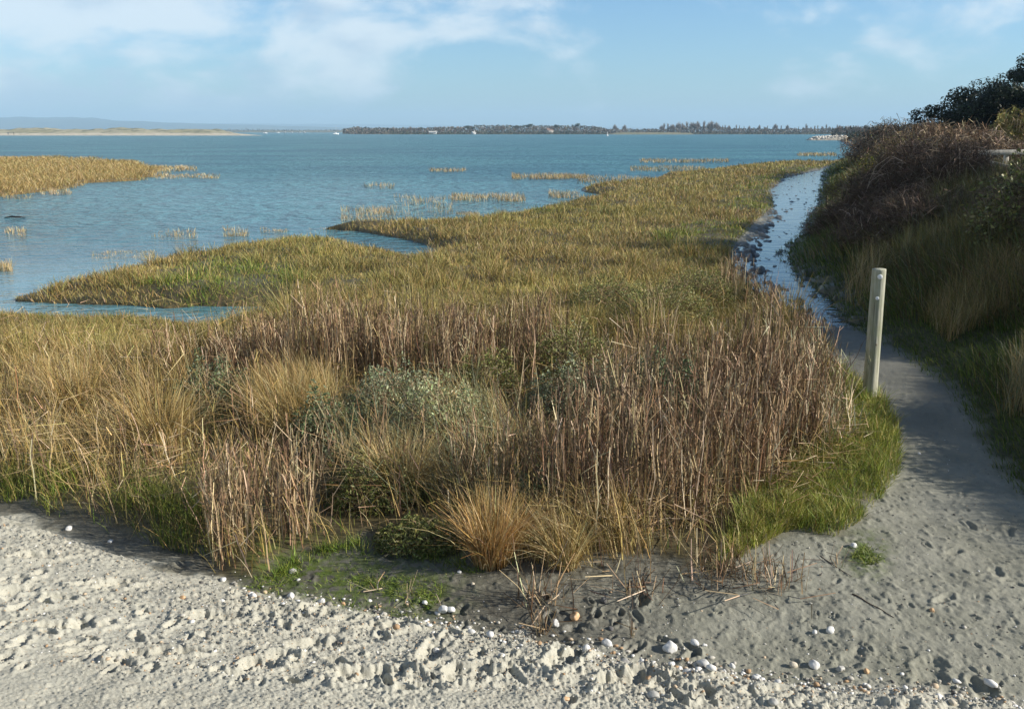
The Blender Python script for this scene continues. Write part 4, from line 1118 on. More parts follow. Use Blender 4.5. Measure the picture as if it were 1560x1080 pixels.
    mesh_obj('knot', Vv, np.vstack([np.stack([j, j2, m_ + j2, m_ + j], 1), np.stack([np.full(len(h_), 2 * m_), m_ + h_, m_ + (h_ + 1) % m_, m_ + (h_ + 2) % m_], 1)]), mat_plain('knot_wood', (.2, .17, .12), .9), t)
make_post()

# ------------------------------------------------------------------ rail fence on the bank
def beam(A, B, w, h, bev=.008):
    """squared timber from A to B with chamfered edges"""
    A, B = np.asarray(A, float), np.asarray(B, float)
    d = (B - A) / np.linalg.norm(B - A)
    s = np.cross(d, [0, 0, 1.0]) if abs(d[2]) < .9 else np.array([1.0, 0, 0]); s /= np.linalg.norm(s); u = np.cross(s, d)
    o = [(w / 2 - bev, h / 2), (w / 2, h / 2 - bev), (w / 2, -h / 2 + bev), (w / 2 - bev, -h / 2), (-w / 2 + bev, -h / 2), (-w / 2, -h / 2 + bev), (-w / 2, h / 2 - bev), (-w / 2 + bev, h / 2)]
    V = np.array([P + s * a + u * b for P in (A, B) for a, b in o])
    j = np.arange(8); j2 = (j + 1) % 8
    Fq = np.stack([j, j2, 8 + j2, 8 + j], 1)
    caps = np.array([[0, 3, 2, 1], [0, 7, 4, 3], [7, 6, 5, 4], [8, 9, 10, 11], [8, 11, 12, 15], [15, 12, 13, 14]])
    return V, np.vstack([Fq, caps])
def make_fence():
    d = 25.0
    def pt(px, py, dd):            # a point at distance dd seen at that height
        r = (px - 780) / F; u = (540 - py) / F
        k = dd / (CP + u * SP)
        return np.array([r * k, dd, CAMZ + (-SP + u * CP) * k])
    A = pt(1472, 233.5, 24.6); B = pt(1850, 226.5, 32.0)
    t = thing('rail_fence', (A[0], A[1], 1.2), 'pale weathered timber rail fence standing on the bank', 'fence')
    o = np.array([A[0], A[1], 1.2])
    wood = mat_plain('pale_rail_timber', (.52, .49, .42), .85, .2, 5, bump=.4); dark = mat_plain('shaded_rail_timber', (.20, .18, .15), .9, .25, 5, bump=.4)  # low rail: darker copy of the timber, shade put into its colour
    mesh_obj('rail', *beam(A - o, B - o, .09, .14), wood, t)
    dirn = (B - A) / np.linalg.norm(B - A)
    for px in (1480, 1526, 1558, 1640, 1725, 1810):
        s = ((px - 1472) / (1850 - 1472)); P = A + (B - A) * s
        g = float(zat(P[:1], P[1:2])[0])
        mesh_obj('post', *beam(np.array([P[0] - .055, P[1] + .085, g - .2]) - o, np.array([P[0] - .055, P[1] + .085, P[2] + .04]) - o, .11, .10), wood, t)
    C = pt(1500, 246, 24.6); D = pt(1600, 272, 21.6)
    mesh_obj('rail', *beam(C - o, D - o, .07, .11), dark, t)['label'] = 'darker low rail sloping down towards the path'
make_fence()

# ------------------------------------------------------------------ stones
def stone_mesh(seed, flat=.7, sub=3):
    import bmesh
    rs = np.random.default_rng(seed)
    bm = bmesh.new(); bmesh.ops.create_icosphere(bm, subdivisions=sub, radius=1)
    V = np.array([v.co[:] for v in bm.verts]); Fq = np.array([[v.index for v in f.verts] for f in bm.faces]); bm.free()
    d = np.ones(len(V))
    for i in range(7):
        n = rs.standard_normal(3); n /= np.linalg.norm(n)
        d = np.minimum(d, rs.uniform(.62, .95) / np.maximum(.25, V @ n))
    d *= 1 + .10 * pn(V[:, 0] * 2 + V[:, 2], V[:, 1] * 2, seed) + .04 * pn(V[:, 0] * 6, V[:, 1] * 6 + V[:, 2] * 5, seed + 2)
    V = V * d[:, None] * np.array([1, rs.uniform(.65, .95), flat])
    return V, Fq
def stone_mat(name, c, v=.15, patch=None):
    t = NT(name)
    co = t.n('ShaderNodeTexCoord').outputs['Object']
    a = t.noise(co, 18, 5); b = t.noise(co, 60, 4)
    col = t.mix(t.ramp(a, .3, .7), tuple(k * (1 - v) for k in c), tuple(min(.92, k * (1 + v)) for k in c))
    col = t.mix(t.math('MULTIPLY', t.ramp(b, .55, .7), .5), col, patch or tuple(k * .6 for k in c))
    p = t.n('ShaderNodeBsdfPrincipled'); t.l(col, p.inputs['Base Color']); p.inputs['Roughness'].default_value = .7; p.inputs['Specular IOR Level'].default_value = .3
    bp = t.n('ShaderNodeBump'); bp.inputs['Strength'].default_value = .5; bp.inputs['Distance'].default_value = .004
    t.l(b, bp.inputs['Height']); t.l(bp.outputs[0], p.inputs['Normal']); t.l(p.outputs[0], t.out.inputs['Surface'])
    return t.m
SM = dict(w=stone_mat('white_flint', (.58, .575, .55), .15, (.55, .52, .48)), g=stone_mat('grey_flint', (.38, .37, .34), .2), o=stone_mat('orange_flint', (.52, .33, .18), .2, (.6, .5, .4)),
          t=stone_mat('tan_flint', (.52, .46, .36), .15), d=stone_mat('dark_flint', (.13, .125, .12), .2))
STONES = [(105, 803, 12, 'w', 'white pebble alone on the grey mud near the left edge, larger of the two there'), (168, 823, 9, 'w', 'small white pebble on the grey mud beside dark scraps near the left edge'), (445, 868, 15, 'g', 'pale grey stone in the green algae by the front reeds'),
          (455, 882, 7, 'w', 'tiny white pebble just below the grey stone in the algae'), (490, 913, 13, 'w', 'white pebble on the beach rim below the algae'), (443, 905, 16, 'w', 'flat white stone on the beach rim left of the round white one'),
          (386, 905, 13, 'w', 'white stone on the rim below the front reed clump'), (338, 914, 10, 'w', 'white pebble on sand below the front reed clump'), (340, 880, 12, 'w', 'white pebble among the feet of the front reeds'),
          (523, 918, 9, 'o', 'small orange stone on the beach rim'), (278, 908, 10, 'o', 'small orange brown stone on the dry sand'), (1020, 981, 27, 'w', 'largest white flint at the edge of the wet path'),
          (1058, 976, 15, 'w', 'white pebble just right of the largest white flint'), (1073, 981, 9, 'w', 'smallest white pebble right of the largest white flint'), (1265, 957, 17, 'w', 'white flint alone out on the grey path'),
          (1241, 961, 9, 'w', 'flat white chip beside the lone flint on the path'), (846, 946, 18, 'w', 'white bluish flint beside the orange stone'), (876, 935, 21, 'o', 'orange flint on the mud at the dead stems'),
          (893, 985, 17, 'w', 'white flint on the beach rim, left of a pair'), (925, 976, 19, 'w', 'white flint on the beach rim by the thin twigs'), (952, 1005, 20, 'g', 'grey flint on the crumbled beach rim'),
          (718, 960, 14, 'w', 'white pebble where the sand meets the dark mud'), (664, 988, 13, 'w', 'white pebble on dry sand below the shell'), (764, 997, 14, 'w', 'white pebble on crumbly sand'),
          (995, 1056, 22, 'g', 'blue grey flint half sunk in the sand at the bottom'), (1048, 1021, 19, 'w', 'white flint with grey cap in the row at the rim'), (1070, 1007, 22, 'w', 'flat pale flint at the back of the row at the rim'),
          (1035, 1016, 14, 'w', 'small white flint at the left of the row at the rim'), (1115, 1012, 12, 'w', 'white pebble right of the row at the rim'), (1240, 1009, 19, 'w', 'white flint with flat top on the path edge'),
          (1208, 1010, 14, 't', 'tan upright stone on the path edge'), (1280, 1016, 15, 'g', 'dark grey stone right of the white flint on the path edge'), (1320, 1020, 11, 'o', 'orange chip on the path edge'),
          (1300, 829, 14, 'w', 'white blue stone by the green weed patch on the path'), (1420, 928, 9, 'o', 'orange chip alone on the path'), (1150, 1030, 17, 'w', 'white flint at the bottom in the pebble line'),
          (1185, 1038, 18, 'w', 'pale flint right of centre in the pebble line'), (1178, 1066, 16, 'g', 'grey flint at the bottom edge'), (1430, 1060, 16, 'w', 'white flint at the bottom right'),
          (1450, 1068, 14, 't', 'tan stone at the bottom right'), (862, 1062, 12, 'o', 'orange stone in the sand at the bottom'), (700, 870, 8, 'w', 'small pebble on the dark mud in the hollow'),
          (720, 888, 8, 't', 'small tan pebble on the dark mud above the shell'), (920, 912, 14, 'd', 'dark stone on the mud below the bed'), (930, 955, 12, 'd', 'dark stone on the mud above the rim'), (1400, 690, 6, 'w', 'white pebble at the green path edge')]
_sm = [stone_mesh(600 + i) for i in range(9)]
for i, (px, py, s, k, lab) in enumerate(STONES):
    x, y = ground(px, py + s * .3)
    for _ in range(3):
        zz = float(height(np.array([float(x)]), np.array([float(y)]), True)[0]); x, y = ground(px, py + s * .3, zz)
    dist = math.hypot(float(x), float(y))
    rad = s * .5 * math.sqrt(dist ** 2 + (CAMZ - zz) ** 2) / F * .92
    V, Fq = _sm[i % 9]
    o = mesh_obj('stone', V * rad, Fq, SM[k], smooth=True, loc=(float(x), float(y), zz + rad * .30))
    o.rotation_euler = (random.uniform(-.3, .3), random.uniform(-.3, .3), random.uniform(0, 6.28))
    tag(o, lab, 'stone', 'loose flints on the beach and path')

def make_shell():
    x, y = ground(680, 930); x, y = float(x), float(y); z = float(height(np.array([x]), np.array([y]), True)[0])
    t = thing('broken_shell', (x, y, z), 'white two lobed shell lump with a twig beside it in the hollow', 'shell')
    w = SM['w']
    a = stone_mesh(700, .9); b = stone_mesh(701, .85)
    mesh_obj('lobe', a[0] * .027, a[1], w, t, smooth=True, loc=(-.018, 0, .022))
    mesh_obj('lobe', b[0] * .024, b[1], w, t, smooth=True, loc=(.024, .004, .020))
    mesh_obj('twig', *tubes([(np.array([[-.02, .015, .0], [-.035, .02, .05], [-.055, .03, .10]]), [.003, .0025, .0015])], 6), mat_plain('twig_wood', (.4, .32, .22)), t)
make_shell()

def gravel():
    """shell grit and small pebbles strewn over the beach"""
    base = [stone_mesh(800 + i, .45, 1) for i in range(6)]
    parts, cols = [], []
    def put(px, py, s, cpal, wts):
        n = len(px)
        x, y = ground(px, py); k = np.hypot(x, y) < 9; x, y, s = x[k], y[k], s[k]; n = len(x)
        z = height(x, y, True)
        c = pal(n, cpal, wts)
        for b in range(6):
            q = np.nonzero(np.arange(n) % 6 == b)[0]
            if not len(q): continue
            V0, F0 = base[b]; a = rng.uniform(0, 6.28, len(q)); ca, sa = np.cos(a)[:, None], np.sin(a)[:, None]
            V = np.stack([V0[None, :, 0] * ca - V0[None, :, 1] * sa, V0[None, :, 0] * sa + V0[None, :, 1] * ca, np.broadcast_to(V0[None, :, 2], (len(q), len(V0)))], -1) * s[q][:, None, None]
            V += np.stack([x[q], y[q], z[q] + s[q] * .25], 1)[:, None, :]
            Fq = (np.arange(len(q)) * len(V0))[:, None, None] + F0[None]
            parts.append((V.reshape(-1, 3), Fq.reshape(-1, 3))); cols.append(np.repeat(c[q], len(F0), 0))
    CP_ = ([.62, .61, .58], [.40, .38, .33], [.36, .24, .14], [.25, .235, .20], [.09, .085, .08], [.46, .36, .25])
    n = 21000; px, py = rng.uniform(-400, 1950, n), rng.uniform(785, 1110, n)
    x, y = ground(px, py); k = sdist(x, y, SAND) > .02
    put(px[k], py[k], rng.gamma(1.6, .0014, k.sum()) + .0014, CP_, (3, 5, 2, 3, 2.5, 1.5))
    n = 2100; px, py = rng.uniform(-400, 1950, n), rng.uniform(800, 1100, n); x, y = ground(px, py)
    k = (sdist(x, y, SAND) > .02) & (pn(x * 1.6, y * 1.6, 96) > -.1)
    put(px[k], py[k], rng.gamma(2.2, .0024, k.sum()) + .003, CP_, (3, 3, 3, 2, 2, 3))
    # line of pebbles along the rim of the beach
    rim = np.array([(300, 882), (420, 908), (560, 932), (640, 943), (740, 960), (880, 990), (1000, 1016), (1100, 1028), (1250, 1045), (1400, 1056), (1560, 1072)], float)
    n = 1200; u = rng.uniform(0, 1, n) ** .75 * (len(rim) - 1.001); i = u.astype(int); f = (u - i)[:, None]
    p = rim[i] * (1 - f) + rim[i + 1] * f + rng.normal(0, 1, (n, 2)) * [12, 14]
    put(p[:, 0], p[:, 1], rng.gamma(2.0, .0034, n) + .002, CP_, (5, 4, 2, 3, 1, 1))
    n = 4200; px, py = rng.uniform(700, 1600, n), rng.uniform(640, 1040, n); x, y = ground(px, py)
    k = (sdist(x, y, MARSH) < -.05) & (sdist(x, y, BANK) < -.1)
    put(px[k], py[k], rng.gamma(1.8, .0014, k.sum()) + .001, CP_, (1.2, 2, 1, 3, 6, 1))
    V, Fq = join(*parts)
    o = mesh_obj('gravel', V, Fq, mat_leaf('pebble_grit', 0, .8), col=np.concatenate(cols), smooth=True)
    tag(o, 'small pale pebbles and shell grit strewn over the beach', 'gravel', kind='stuff')
gravel()

def fallen_stick(px, py, px2, py2, rad, label):
    x, y = ground(px, py); x2, y2 = ground(px2, py2)
    s = np.linspace(0, 1, 9)
    X, Y = float(x) + (float(x2) - float(x)) * s, float(y) + (float(y2) - float(y)) * s
    Y = Y + .012 * np.sin(s * 9); Z = height(X, Y, True) + rad * .8
    o = mesh_obj('fallen_stick', np.zeros((4, 3)), np.array([[0, 1, 2, 3]]), None) if False else None
    V, Fq = tubes([(np.stack([X - X[0], Y - Y[0], Z - Z[0]], 1), np.linspace(rad, rad * .5, 9))], 6)
    o = mesh_obj('fallen_stick', V, Fq, mat_plain('dark_stick', (.10, .075, .055), .9), loc=(X[0], Y[0], Z[0]))
    tag(o, label, 'stick', 'sticks lying on the path')
fallen_stick(1298, 906, 1362, 942, .004, 'thin dark stick lying on the grey path')
fallen_stick(1250, 846, 1298, 880, .003, 'thinner dark twig trail on the path by the weed patch')

# ------------------------------------------------------------------ far things
def px_at(px, d): return (px - 780) / F * d
def pz(py, d): return CAMZ + (HORIZON - py) / F * d

def driftwood():
    x, y = ground(23, 332, SEA); x, y = float(x), float(y)
    P = np.array([[-.34, 0, .01], [-.1, .03, .05], [.15, 0, .04], [.36, .02, .0]]); B = np.array([[-.05, .03, .05], [-.12, .04, .10], [-.2, .05, .12]])
    V, Fq = tubes([(P * [1, 1, .7], [.012, .026, .022, .010]), (B * [1, 1, .7], [.010, .008, .004])], 7)
    tag(mesh_obj('driftwood', V, Fq, mat_plain('wet_driftwood', (.03, .025, .022), .6), loc=(x, y, SEA)), 'dark floating branch low in the water near the left edge', 'driftwood')
driftwood()

def strip_land(name, prof, d0, depth, mat, seed, rough=.3, nx=200, base=-1.0, col=None):
    """low land seen edge on: prof is a list of (px, py of its skyline)"""
    p = np.array(prof, float)
    px = np.linspace(p[0, 0], p[-1, 0], nx); top = np.interp(px, p[:, 0], p[:, 1])
    x = px_at(px, d0); zt = pz(top, d0 + depth * .4) - SEA
    v = np.linspace(0, 1, 14)
    X = np.repeat(x[None], 14, 0) * (1 + (v[:, None] * depth) / d0); Y = d0 + v[:, None] * depth + 0 * X
    sh = np.sin(np.clip(v / .8, 0, 1) * PI * .5)[:, None] * np.where(v > .9, .3, 1)[:, None]
    taper = np.minimum(1, np.minimum(px - px[0], px[-1] - px) / max(1, .06 * (px[-1] - px[0])))[None]
    Z = SEA + base + (zt[None] - base) * sh * (.15 + .85 * taper) * (1 + rough * fbm(X * 6 / depth, Y * 6 / depth, 3, seed))
    V = np.stack([X, Y, Z], -1).reshape(-1, 3)
    i = (np.arange(13) * nx)[:, None] + np.arange(nx - 1)[None, :]
    Fq = np.stack([i, i + 1, i + nx + 1, i + nx], -1).reshape(-1, 4)
    return tag(mesh_obj(name, V, Fq, mat, smooth=True), kind='structure')

def patch_mat(name, a, b, c, scale):
    t = NT(name); geo = t.n('ShaderNodeNewGeometry').outputs['Position']
    n1 = t.noise(geo, scale, 5); n2 = t.noise(geo, scale * 4, 4)
    col = t.mix(t.ramp(n1, .4, .6), a, b); col = t.mix(t.ramp(n2, .52, .62), col, c)
    p = t.n('ShaderNodeBsdfPrincipled'); t.l(col, p.inputs['Base Color']); p.inputs['Roughness'].default_value = .95
    t.l(p.outputs[0], t.out.inputs['Surface']); return t.m
DUNE = patch_mat('dune_sand_and_grass', (.33, .30, .20), (.25, .23, .13), (.13, .13, .075), .035)
strip_land('sand_spit', [(-500, 198), (-200, 197), (0, 197.5), (60, 197), (150, 198), (210, 196.8), (260, 198.2), (300, 198), (340, 198), (372, 199.6), (396, 204)], 640, 120, DUNE, 900, .35, 260, -.6)
strip_land('spit_beach', [(-500, 203.4), (0, 203.2), (150, 203), (250, 203), (330, 203), (390, 203.4), (416, 205)], 600, 40, patch_mat('pale_beach_sand', (.48, .43, .33), (.42, .38, .29), (.28, .25, .19), .05), 901, .2, 160, -.2)
HILL = patch_mat('wooded_downs', (.05, .07, .04), (.08, .10, .05), (.03, .045, .03), .0015)
strip_land('hills', [(-700, 190), (-300, 186), (-100, 184), (0, 181), (60, 178.5), (110, 179.5), (140, 178.5), (165, 179.5), (200, 184.5), (260, 186), (330, 189), (420, 191), (540, 195), (640, 198)], 6200, 1600, HILL, 902, .06, 240, -10)
strip_land('hills', [(150, 192), (300, 188.5), (420, 189), (560, 190), (760, 192), (1000, 195), (1200, 197)], 9800, 1500, HILL, 903, .06, 200, -10)
FIELD = patch_mat('far_shore_fields', (.10, .10, .05), (.16, .14, .07), (.07, .075, .04), .02)
strip_land('far_shore', [(525, 203), (600, 202), (800, 201.5), (1000, 201.5), (1300, 201), (1800, 200)], 820, 300, FIELD, 904, .2, 200, -.4)
strip_land('far_field', [(925, 202.4), (960, 202), (1010, 202.2), (1050, 203)], 806, 60, patch_mat('pale_reed_field', (.19, .17, .10), (.15, .15, .08), (.10, .105, .05), .05), 905, .2, 60, -.1)
strip_land('near_shore', [(1262, 209), (1300, 207.5), (1400, 206), (1700, 204)], 300, 200, FIELD, 906, .2, 80, -.3)
strip_land('far_shore', [(250, 199), (420, 198.6), (470, 199), (540, 199.5), (620, 201)], 2200, 500, FIELD, 907, .2, 80, -.5)

# --- far trees: one prototype of each kind, copied
TREE_C = dict(bare=([.24, .20, .18], [.28, .23, .20], [.20, .17, .15]), dark=([.045, .06, .035], [.06, .075, .04], [.035, .045, .03]))
def far_tree(name, kind, seed):
    rs = np.random.default_rng(seed)
    root = thing(name, (0, 0, 0), 'x', 'tree')
    pts = [(np.array([[0, 0, -.05], [.01, 0, .3], [0, .01, .62]]), [.014, .011, .005])]
    tr = mesh_obj('trunk', *tubes(pts, 5), M_BARK, root)
    if kind == 'pine':
        n = 700; C = rs.normal(0, 1, (9, 3)) * [.17, .17, .10] + [0, 0, .72]
        P = C[rs.integers(0, 9, n)] + rs.normal(0, 1, (n, 3)) * [.085, .085, .05]
        V, Fq = leaves(P, .075, .6, .3); c = pal(n, TREE_C['dark'], (3, 2, 2))
    elif kind == 'round':
        n = 420; A = np.zeros((n, 3)); A[:, 2] = rs.uniform(.2, .6, n)
        v = rs.standard_normal((n, 3)); v[:, 2] = np.abs(v[:, 2]); v /= np.linalg.norm(v, axis=1, keepdims=True)
        B = np.array([0, 0, .45]) + v * [.42, .42, .55] * rs.uniform(.6, 1, (n, 1))
        A = A * .5 + B * .5
        V, Fq = segs(A, B, .020, .008); c = pal(n, TREE_C['bare'], (3, 2, 2))
    else:
        n = 260; z0 = rs.uniform(.12, .8, n)
        A = np.stack([rs.normal(0, .02, n), rs.normal(0, .02, n), z0], 1)
        a = rs.uniform(0, 6.28, n); L = rs.uniform(.08, .16, n)
        B = A + np.stack([np.cos(a) * L * .8, np.sin(a) * L * .8, L * 1.6], 1); B[:, 2] = np.minimum(B[:, 2], 1)
        V, Fq = segs(A, B, .014, .005); c = pal(n, TREE_C['bare'], (3, 2, 2))
    mesh_obj('crown', V, Fq, M_TWIG if kind != 'pine' else M_LEAF, root, col=strip_cols(c, 1))
    return root
M_BARK = mat_plain('far_bark', (.09, .075, .065), .9)
def copy_thing(o, loc, s, rz, label, group):
    c = o.copy(); COL.objects.link(c); c.location = loc; c.scale = s; c.rotation_euler = (0, 0, rz); c['label'] = label; c['group'] = group
    for ch in o.children:
        k = ch.copy(); COL.objects.link(k); k.parent = c
    return c
PROT = dict(pine=far_tree('pine_tree', 'pine', 1), round=far_tree('bare_tree', 'round', 2), tall=far_tree('poplar_tree', 'tall', 3))
used = {}
def put_tree(kind, px, top, d, wide, label, group):
    z = pz(203.5, d) if d > 500 else 0.3
    z = max(z, SEA + .2); hgt = pz(top, d) - z
    loc = (px_at(px, d), d, z); s = (hgt * wide, hgt * wide, hgt); rz = random.uniform(0, 6.28)
    if kind not in used:
        o = PROT[kind]; o.location = loc; o.scale = s; o.rotation_euler = (0, 0, rz); o['label'] = label; o['group'] = group; used[kind] = o
    else: copy_thing(PROT[kind], loc, s, rz, label, group)
for px, top, wd, lab in [(805, 188.5, 1.1, 'largest dark pine on the far shore, near the pale house'), (845, 189.5, .9, 'flat topped dark pine right of the pale house'), (876, 187.5, .8, 'dark pine at the right of the far wood'),
                         (788, 190.5, .9, 'small dark pine left of the largest pine'), (597, 194.5, 1, 'dark pine low on the left of the far wood'), (645, 194, 1, 'dark pine above the white roofed house'), (715, 191.5, 1, 'dark pine left of the white shore house'), (722, 193, 1, 'second dark pine behind the white shore house')]:
    put_tree('pine', px, top, 860, wd, lab, 'dark pines on the far shore')
for px, top, lab in [(932, 189.5, 'round bare tree in the gap of the far wood, left of two'), (946, 190, 'round bare tree in the gap of the far wood, right of two')]:
    put_tree('round', px, top, 850, .75, lab, 'round bare trees on the far shore')
for i in range(20):
    px = 555 + i * 18 + random.uniform(-6, 6)
    put_tree('round', px, random.uniform(192.5, 196.5) - (2.5 if px > 690 else 0), 880 + random.uniform(0, 60), random.uniform(.8, 1.3), 'grey brown bare tree in the wood on the far shore', 'bare trees of the far wood')
for i, px in enumerate(list(np.linspace(1002, 1080, 22) + rng.normal(0, 1.5, 22))):
    top = 188 + random.uniform(-3, 3) - 3 * math.exp(-((px - 1062) / 14) ** 2)
    put_tree('tall' if i % 3 else 'round', px, top, 870 + random.uniform(-10, 50), random.uniform(.7, 1.1), 'tall bare poplar in the high group on the far shore', 'tall poplars on the far shore')
for i, px in enumerate(list(np.linspace(1088, 1262, 40) + rng.normal(0, 2, 40))):
    put_tree('tall' if i % 3 else 'round', px, random.uniform(188.5, 195), 870 + random.uniform(-10, 50), random.uniform(.5, .9), 'small bare tree in the long row on the far shore', 'row of small trees on the far shore')
for i, px in enumerate([1262, 1276, 1290, 1303, 1318, 1332, 1345]):
    put_tree('round', px, 190.5 + random.uniform(-1, 1.5), 420 + random.uniform(-20, 40), 1.2, 'rounded bare tree in the wood behind the bank', 'bare trees behind the bank')

def treeline(name, prof, d, depth, n, cols, wts, size, label, base=204):
    p = np.array(prof, float)
    px = rng.uniform(p[0, 0], p[-1, 0], n); dd = d + rng.uniform(0, depth, n)
    top = np.interp(px, p[:, 0], p[:, 1]) + 1.2 * pn(px * .25, px * 0, 950) + .8 * pn(px * .8, px * 0, 951)
    z0 = np.maximum(SEA, pz(base, d)); z = z0 + (pz(top, d) - z0) * rng.uniform(0, 1, n) ** 1.15
    P = np.stack([px_at(px, dd), dd, z], 1)
    V, Fq = leaves(P, size * rng.uniform(.6, 1.5, n), .7, .2)
    tone = (1 + .35 * pn(px * .12, px * 0 + d * .01, 952))[:, None]
    o = mesh_obj(name, V, Fq, M_TWIG, col=strip_cols(pal(n, cols, wts) * tone, 1))
    tag(o, label, 'woodland', kind='stuff')
BR, DK = TREE_C['bare'], TREE_C['dark']
WOOD = ([.13, .105, .085], [.10, .085, .07], [.15, .115, .085], [.07, .07, .045], [.05, .055, .035])
treeline('far_woodland', [(530, 197.5), (545, 194), (600, 196), (640, 195.5), (700, 193.5), (740, 191), (800, 192), (850, 192), (900, 192.5), (920, 196.5)], 855, 110, 18000, WOOD, (3, 3, 2, 2, 2), 1.1, 'grey brown wood along the middle of the far shore')
treeline('far_hedge', [(600, 201), (680, 201), (760, 200), (900, 200.5), (920, 202)], 838, 12, 2400, DK + WOOD[3:], (2, 2, 2, 1, 2), 1.0, 'dark hedge at the water line of the far shore', 205)
treeline('far_scrub', [(918, 197), (1000, 197), (1040, 193.5), (1080, 193), (1100, 196), (1180, 196.5), (1250, 196.5), (1300, 195)], 862, 90, 13000, WOOD, (3, 3, 2, 2, 1), 1.1, 'purple brown scrub under the poplars of the far shore')
treeline('shore_hedge', [(1040, 201.5), (1150, 201), (1260, 200.5), (1310, 199)], 842, 10, 1600, DK + WOOD, (2, 2, 2, 1, 1, 1, 1, 1), 1.0, 'dark hedge at the water line below the tree row', 205.5)
treeline('bank_woodland', [(1252, 197), (1280, 192.5), (1330, 191), (1400, 188), (1500, 186)], 400, 60, 5200, WOOD, (3, 3, 1, 3, 3), .8, 'grey olive wood on the shore behind the gorse', 211)
treeline('distant_woodland', [(300, 199), (380, 197), (440, 198), (530, 198)], 2300, 200, 900, WOOD, (2, 2, 2, 2, 2), 3.0, 'hazy line of wood on the most distant shore', 201.5)

def shore_bush(px, d, rx, h, label, seed):
    leafy_bush('evergreen_bush', px_at(px, d), d, rx, rx * .8, h, 2600, label, 'bush', DK, (3, 2, 2), seed, .5, 'dark bushes on the near shore', z=.2, sink=.3, twig=100)
shore_bush(1292, 232, 3.2, 2.9, 'dark bush on the shore next to the pale rubble, left of two', 1001)
shore_bush(1318, 215, 4.0, 4.0, 'dark bush on the shore just behind the gorse, right of two', 1002)

# pale rubble spit
def rubble():
    d = 285
    cx = px_at(1242, d)
    nx, ny = 70, 16
    u = np.linspace(-1, 1, nx); v = np.linspace(-1, 1, ny); U, Vv = np.meshgrid(u, v)
    prof = np.interp(U, [-1, -.75, -.45, .2, .8, 1], [0, .15, .75, .85, 1.0, .5])
    Z = -.3 + 1.75 * prof * np.sqrt(np.maximum(0, 1 - Vv ** 2)) * (1 + .2 * fbm(U * 9, Vv * 3, 3, 960))
    V = np.stack([U * 7.6, Vv * 2.4, Z], -1).reshape(-1, 3)
    i = (np.arange(ny - 1) * nx)[:, None] + np.arange(nx - 1)[None, :]
    Fq = np.stack([i, i + 1, i + nx + 1, i + nx], -1).reshape(-1, 4)
    tag(mesh_obj('rubble_spit', V, Fq, patch_mat('mottled_rubble', (.30, .27, .23), (.40, .37, .31), (.16, .14, .11), .6), loc=(cx, d, SEA)), kind='structure')  # mound in mottled tones, darker than the boulders on it
    b = stone_mesh(970, .75, 2)
    mt = stone_mat('pale_boulder', (.62, .57, .50), .15)
    for k in range(44):
        uu = random.uniform(-.7, .96); vv = random.uniform(-.9, .0)
        zz = -.3 + 1.75 * float(np.interp(uu, [-1, -.75, -.45, .2, .8, 1], [0, .15, .75, .85, 1.0, .5])) * math.sqrt(1 - vv * vv)
        r_ = random.uniform(.28, .55)
        if k == 0: o = b0 = mesh_obj('boulder', b[0], b[1], mt, smooth=False)
        else:
            o = b0.copy(); COL.objects.link(o)
        o.location = (cx + uu * 7.4, d + vv * 2.3, SEA + zz + .1); o.scale = (r_, r_, r_ * .8); o.rotation_euler = (random.uniform(-.4, .4), random.uniform(-.4, .4), random.uniform(0, 6.28))
        tag(o, 'pale boulder in the rubble spit jutting out by the bank', 'boulder', 'boulders of the rubble spit')
rubble()

# boats
def hull_mesh(L, B, D):
    n = 13; s = np.linspace(0, 1, n); half = B / 2 * np.clip(np.sin(np.clip(s * .62 + .38, 0, 1) * PI) * 1.15, 0, 1) * np.where(s > .98, .05, 1)
    half = B / 2 * np.interp(s, [0, .2, .55, .85, 1], [.75, .95, 1, .6, .03])
    sheer = D * (1 + .18 * (2 * s - .8) ** 2)
    rows = []
    for k in range(n):
        x = (s[k] - .5) * L
        rows.append([(x, -half[k], sheer[k]), (x, -half[k] * .85, D * .35), (x * .96, 0, -.25 * D), (x, half[k] * .85, D * .35), (x, half[k], sheer[k])])
    V = np.array(rows).reshape(-1, 3)
    i = (np.arange(n - 1) * 5)[:, None] + np.arange(4)[None, :]
    Fq = np.stack([i, i + 1, i + 6, i + 5], -1).reshape(-1, 4)
    deck = np.array([[k * 5, (k + 1) * 5, (k + 1) * 5 + 4, k * 5 + 4] for k in range(n - 1)]); st = np.array([[0, 4, 3, 1], [1, 3, 2, 2]])
    return V, np.vstack([Fq, deck, st[:1]])
WHITE = mat_plain('white_hull_paint', (.82, .82, .80), .35, .04, 2, spec=.5); GLASS = mat_plain('dark_cabin_glass', (.03, .04, .05), .15, .1, 2, spec=.6); ALU = mat_plain('grey_mast', (.55, .56, .58), .4, .05)
def make_yacht(name, label, L, mast, loc, rz, group):
    t = thing(name, loc, label, 'boat', group, rz)
    mesh_obj('hull', *hull_mesh(L, L * .32, L * .17), WHITE, t)
    V, Fq = beam((-L * .22, 0, L * .22), (L * .18, 0, L * .21), L * .19, L * .11, L * .02)
    c = mesh_obj('cabin', V, Fq, WHITE, t)
    for s in (-1, 1):
        mesh_obj('window', *beam((-L * .15, s * L * .096, L * .235), (L * .1, s * L * .096, L * .23), .012 * L, .04 * L, .002 * L), GLASS, c)
    if mast:
        mesh_obj('mast', *tubes([(np.array([[L * .08, 0, L * .15], [L * .08, 0, mast * .5], [L * .08, 0, mast]]), [.07, .06, .04])], 8), ALU, t)
        mesh_obj('boom', *tubes([(np.array([[L * .08, 0, L * .34], [-L * .36, 0, L * .33]]), [.09, .08])], 8), WHITE, t)
    return t
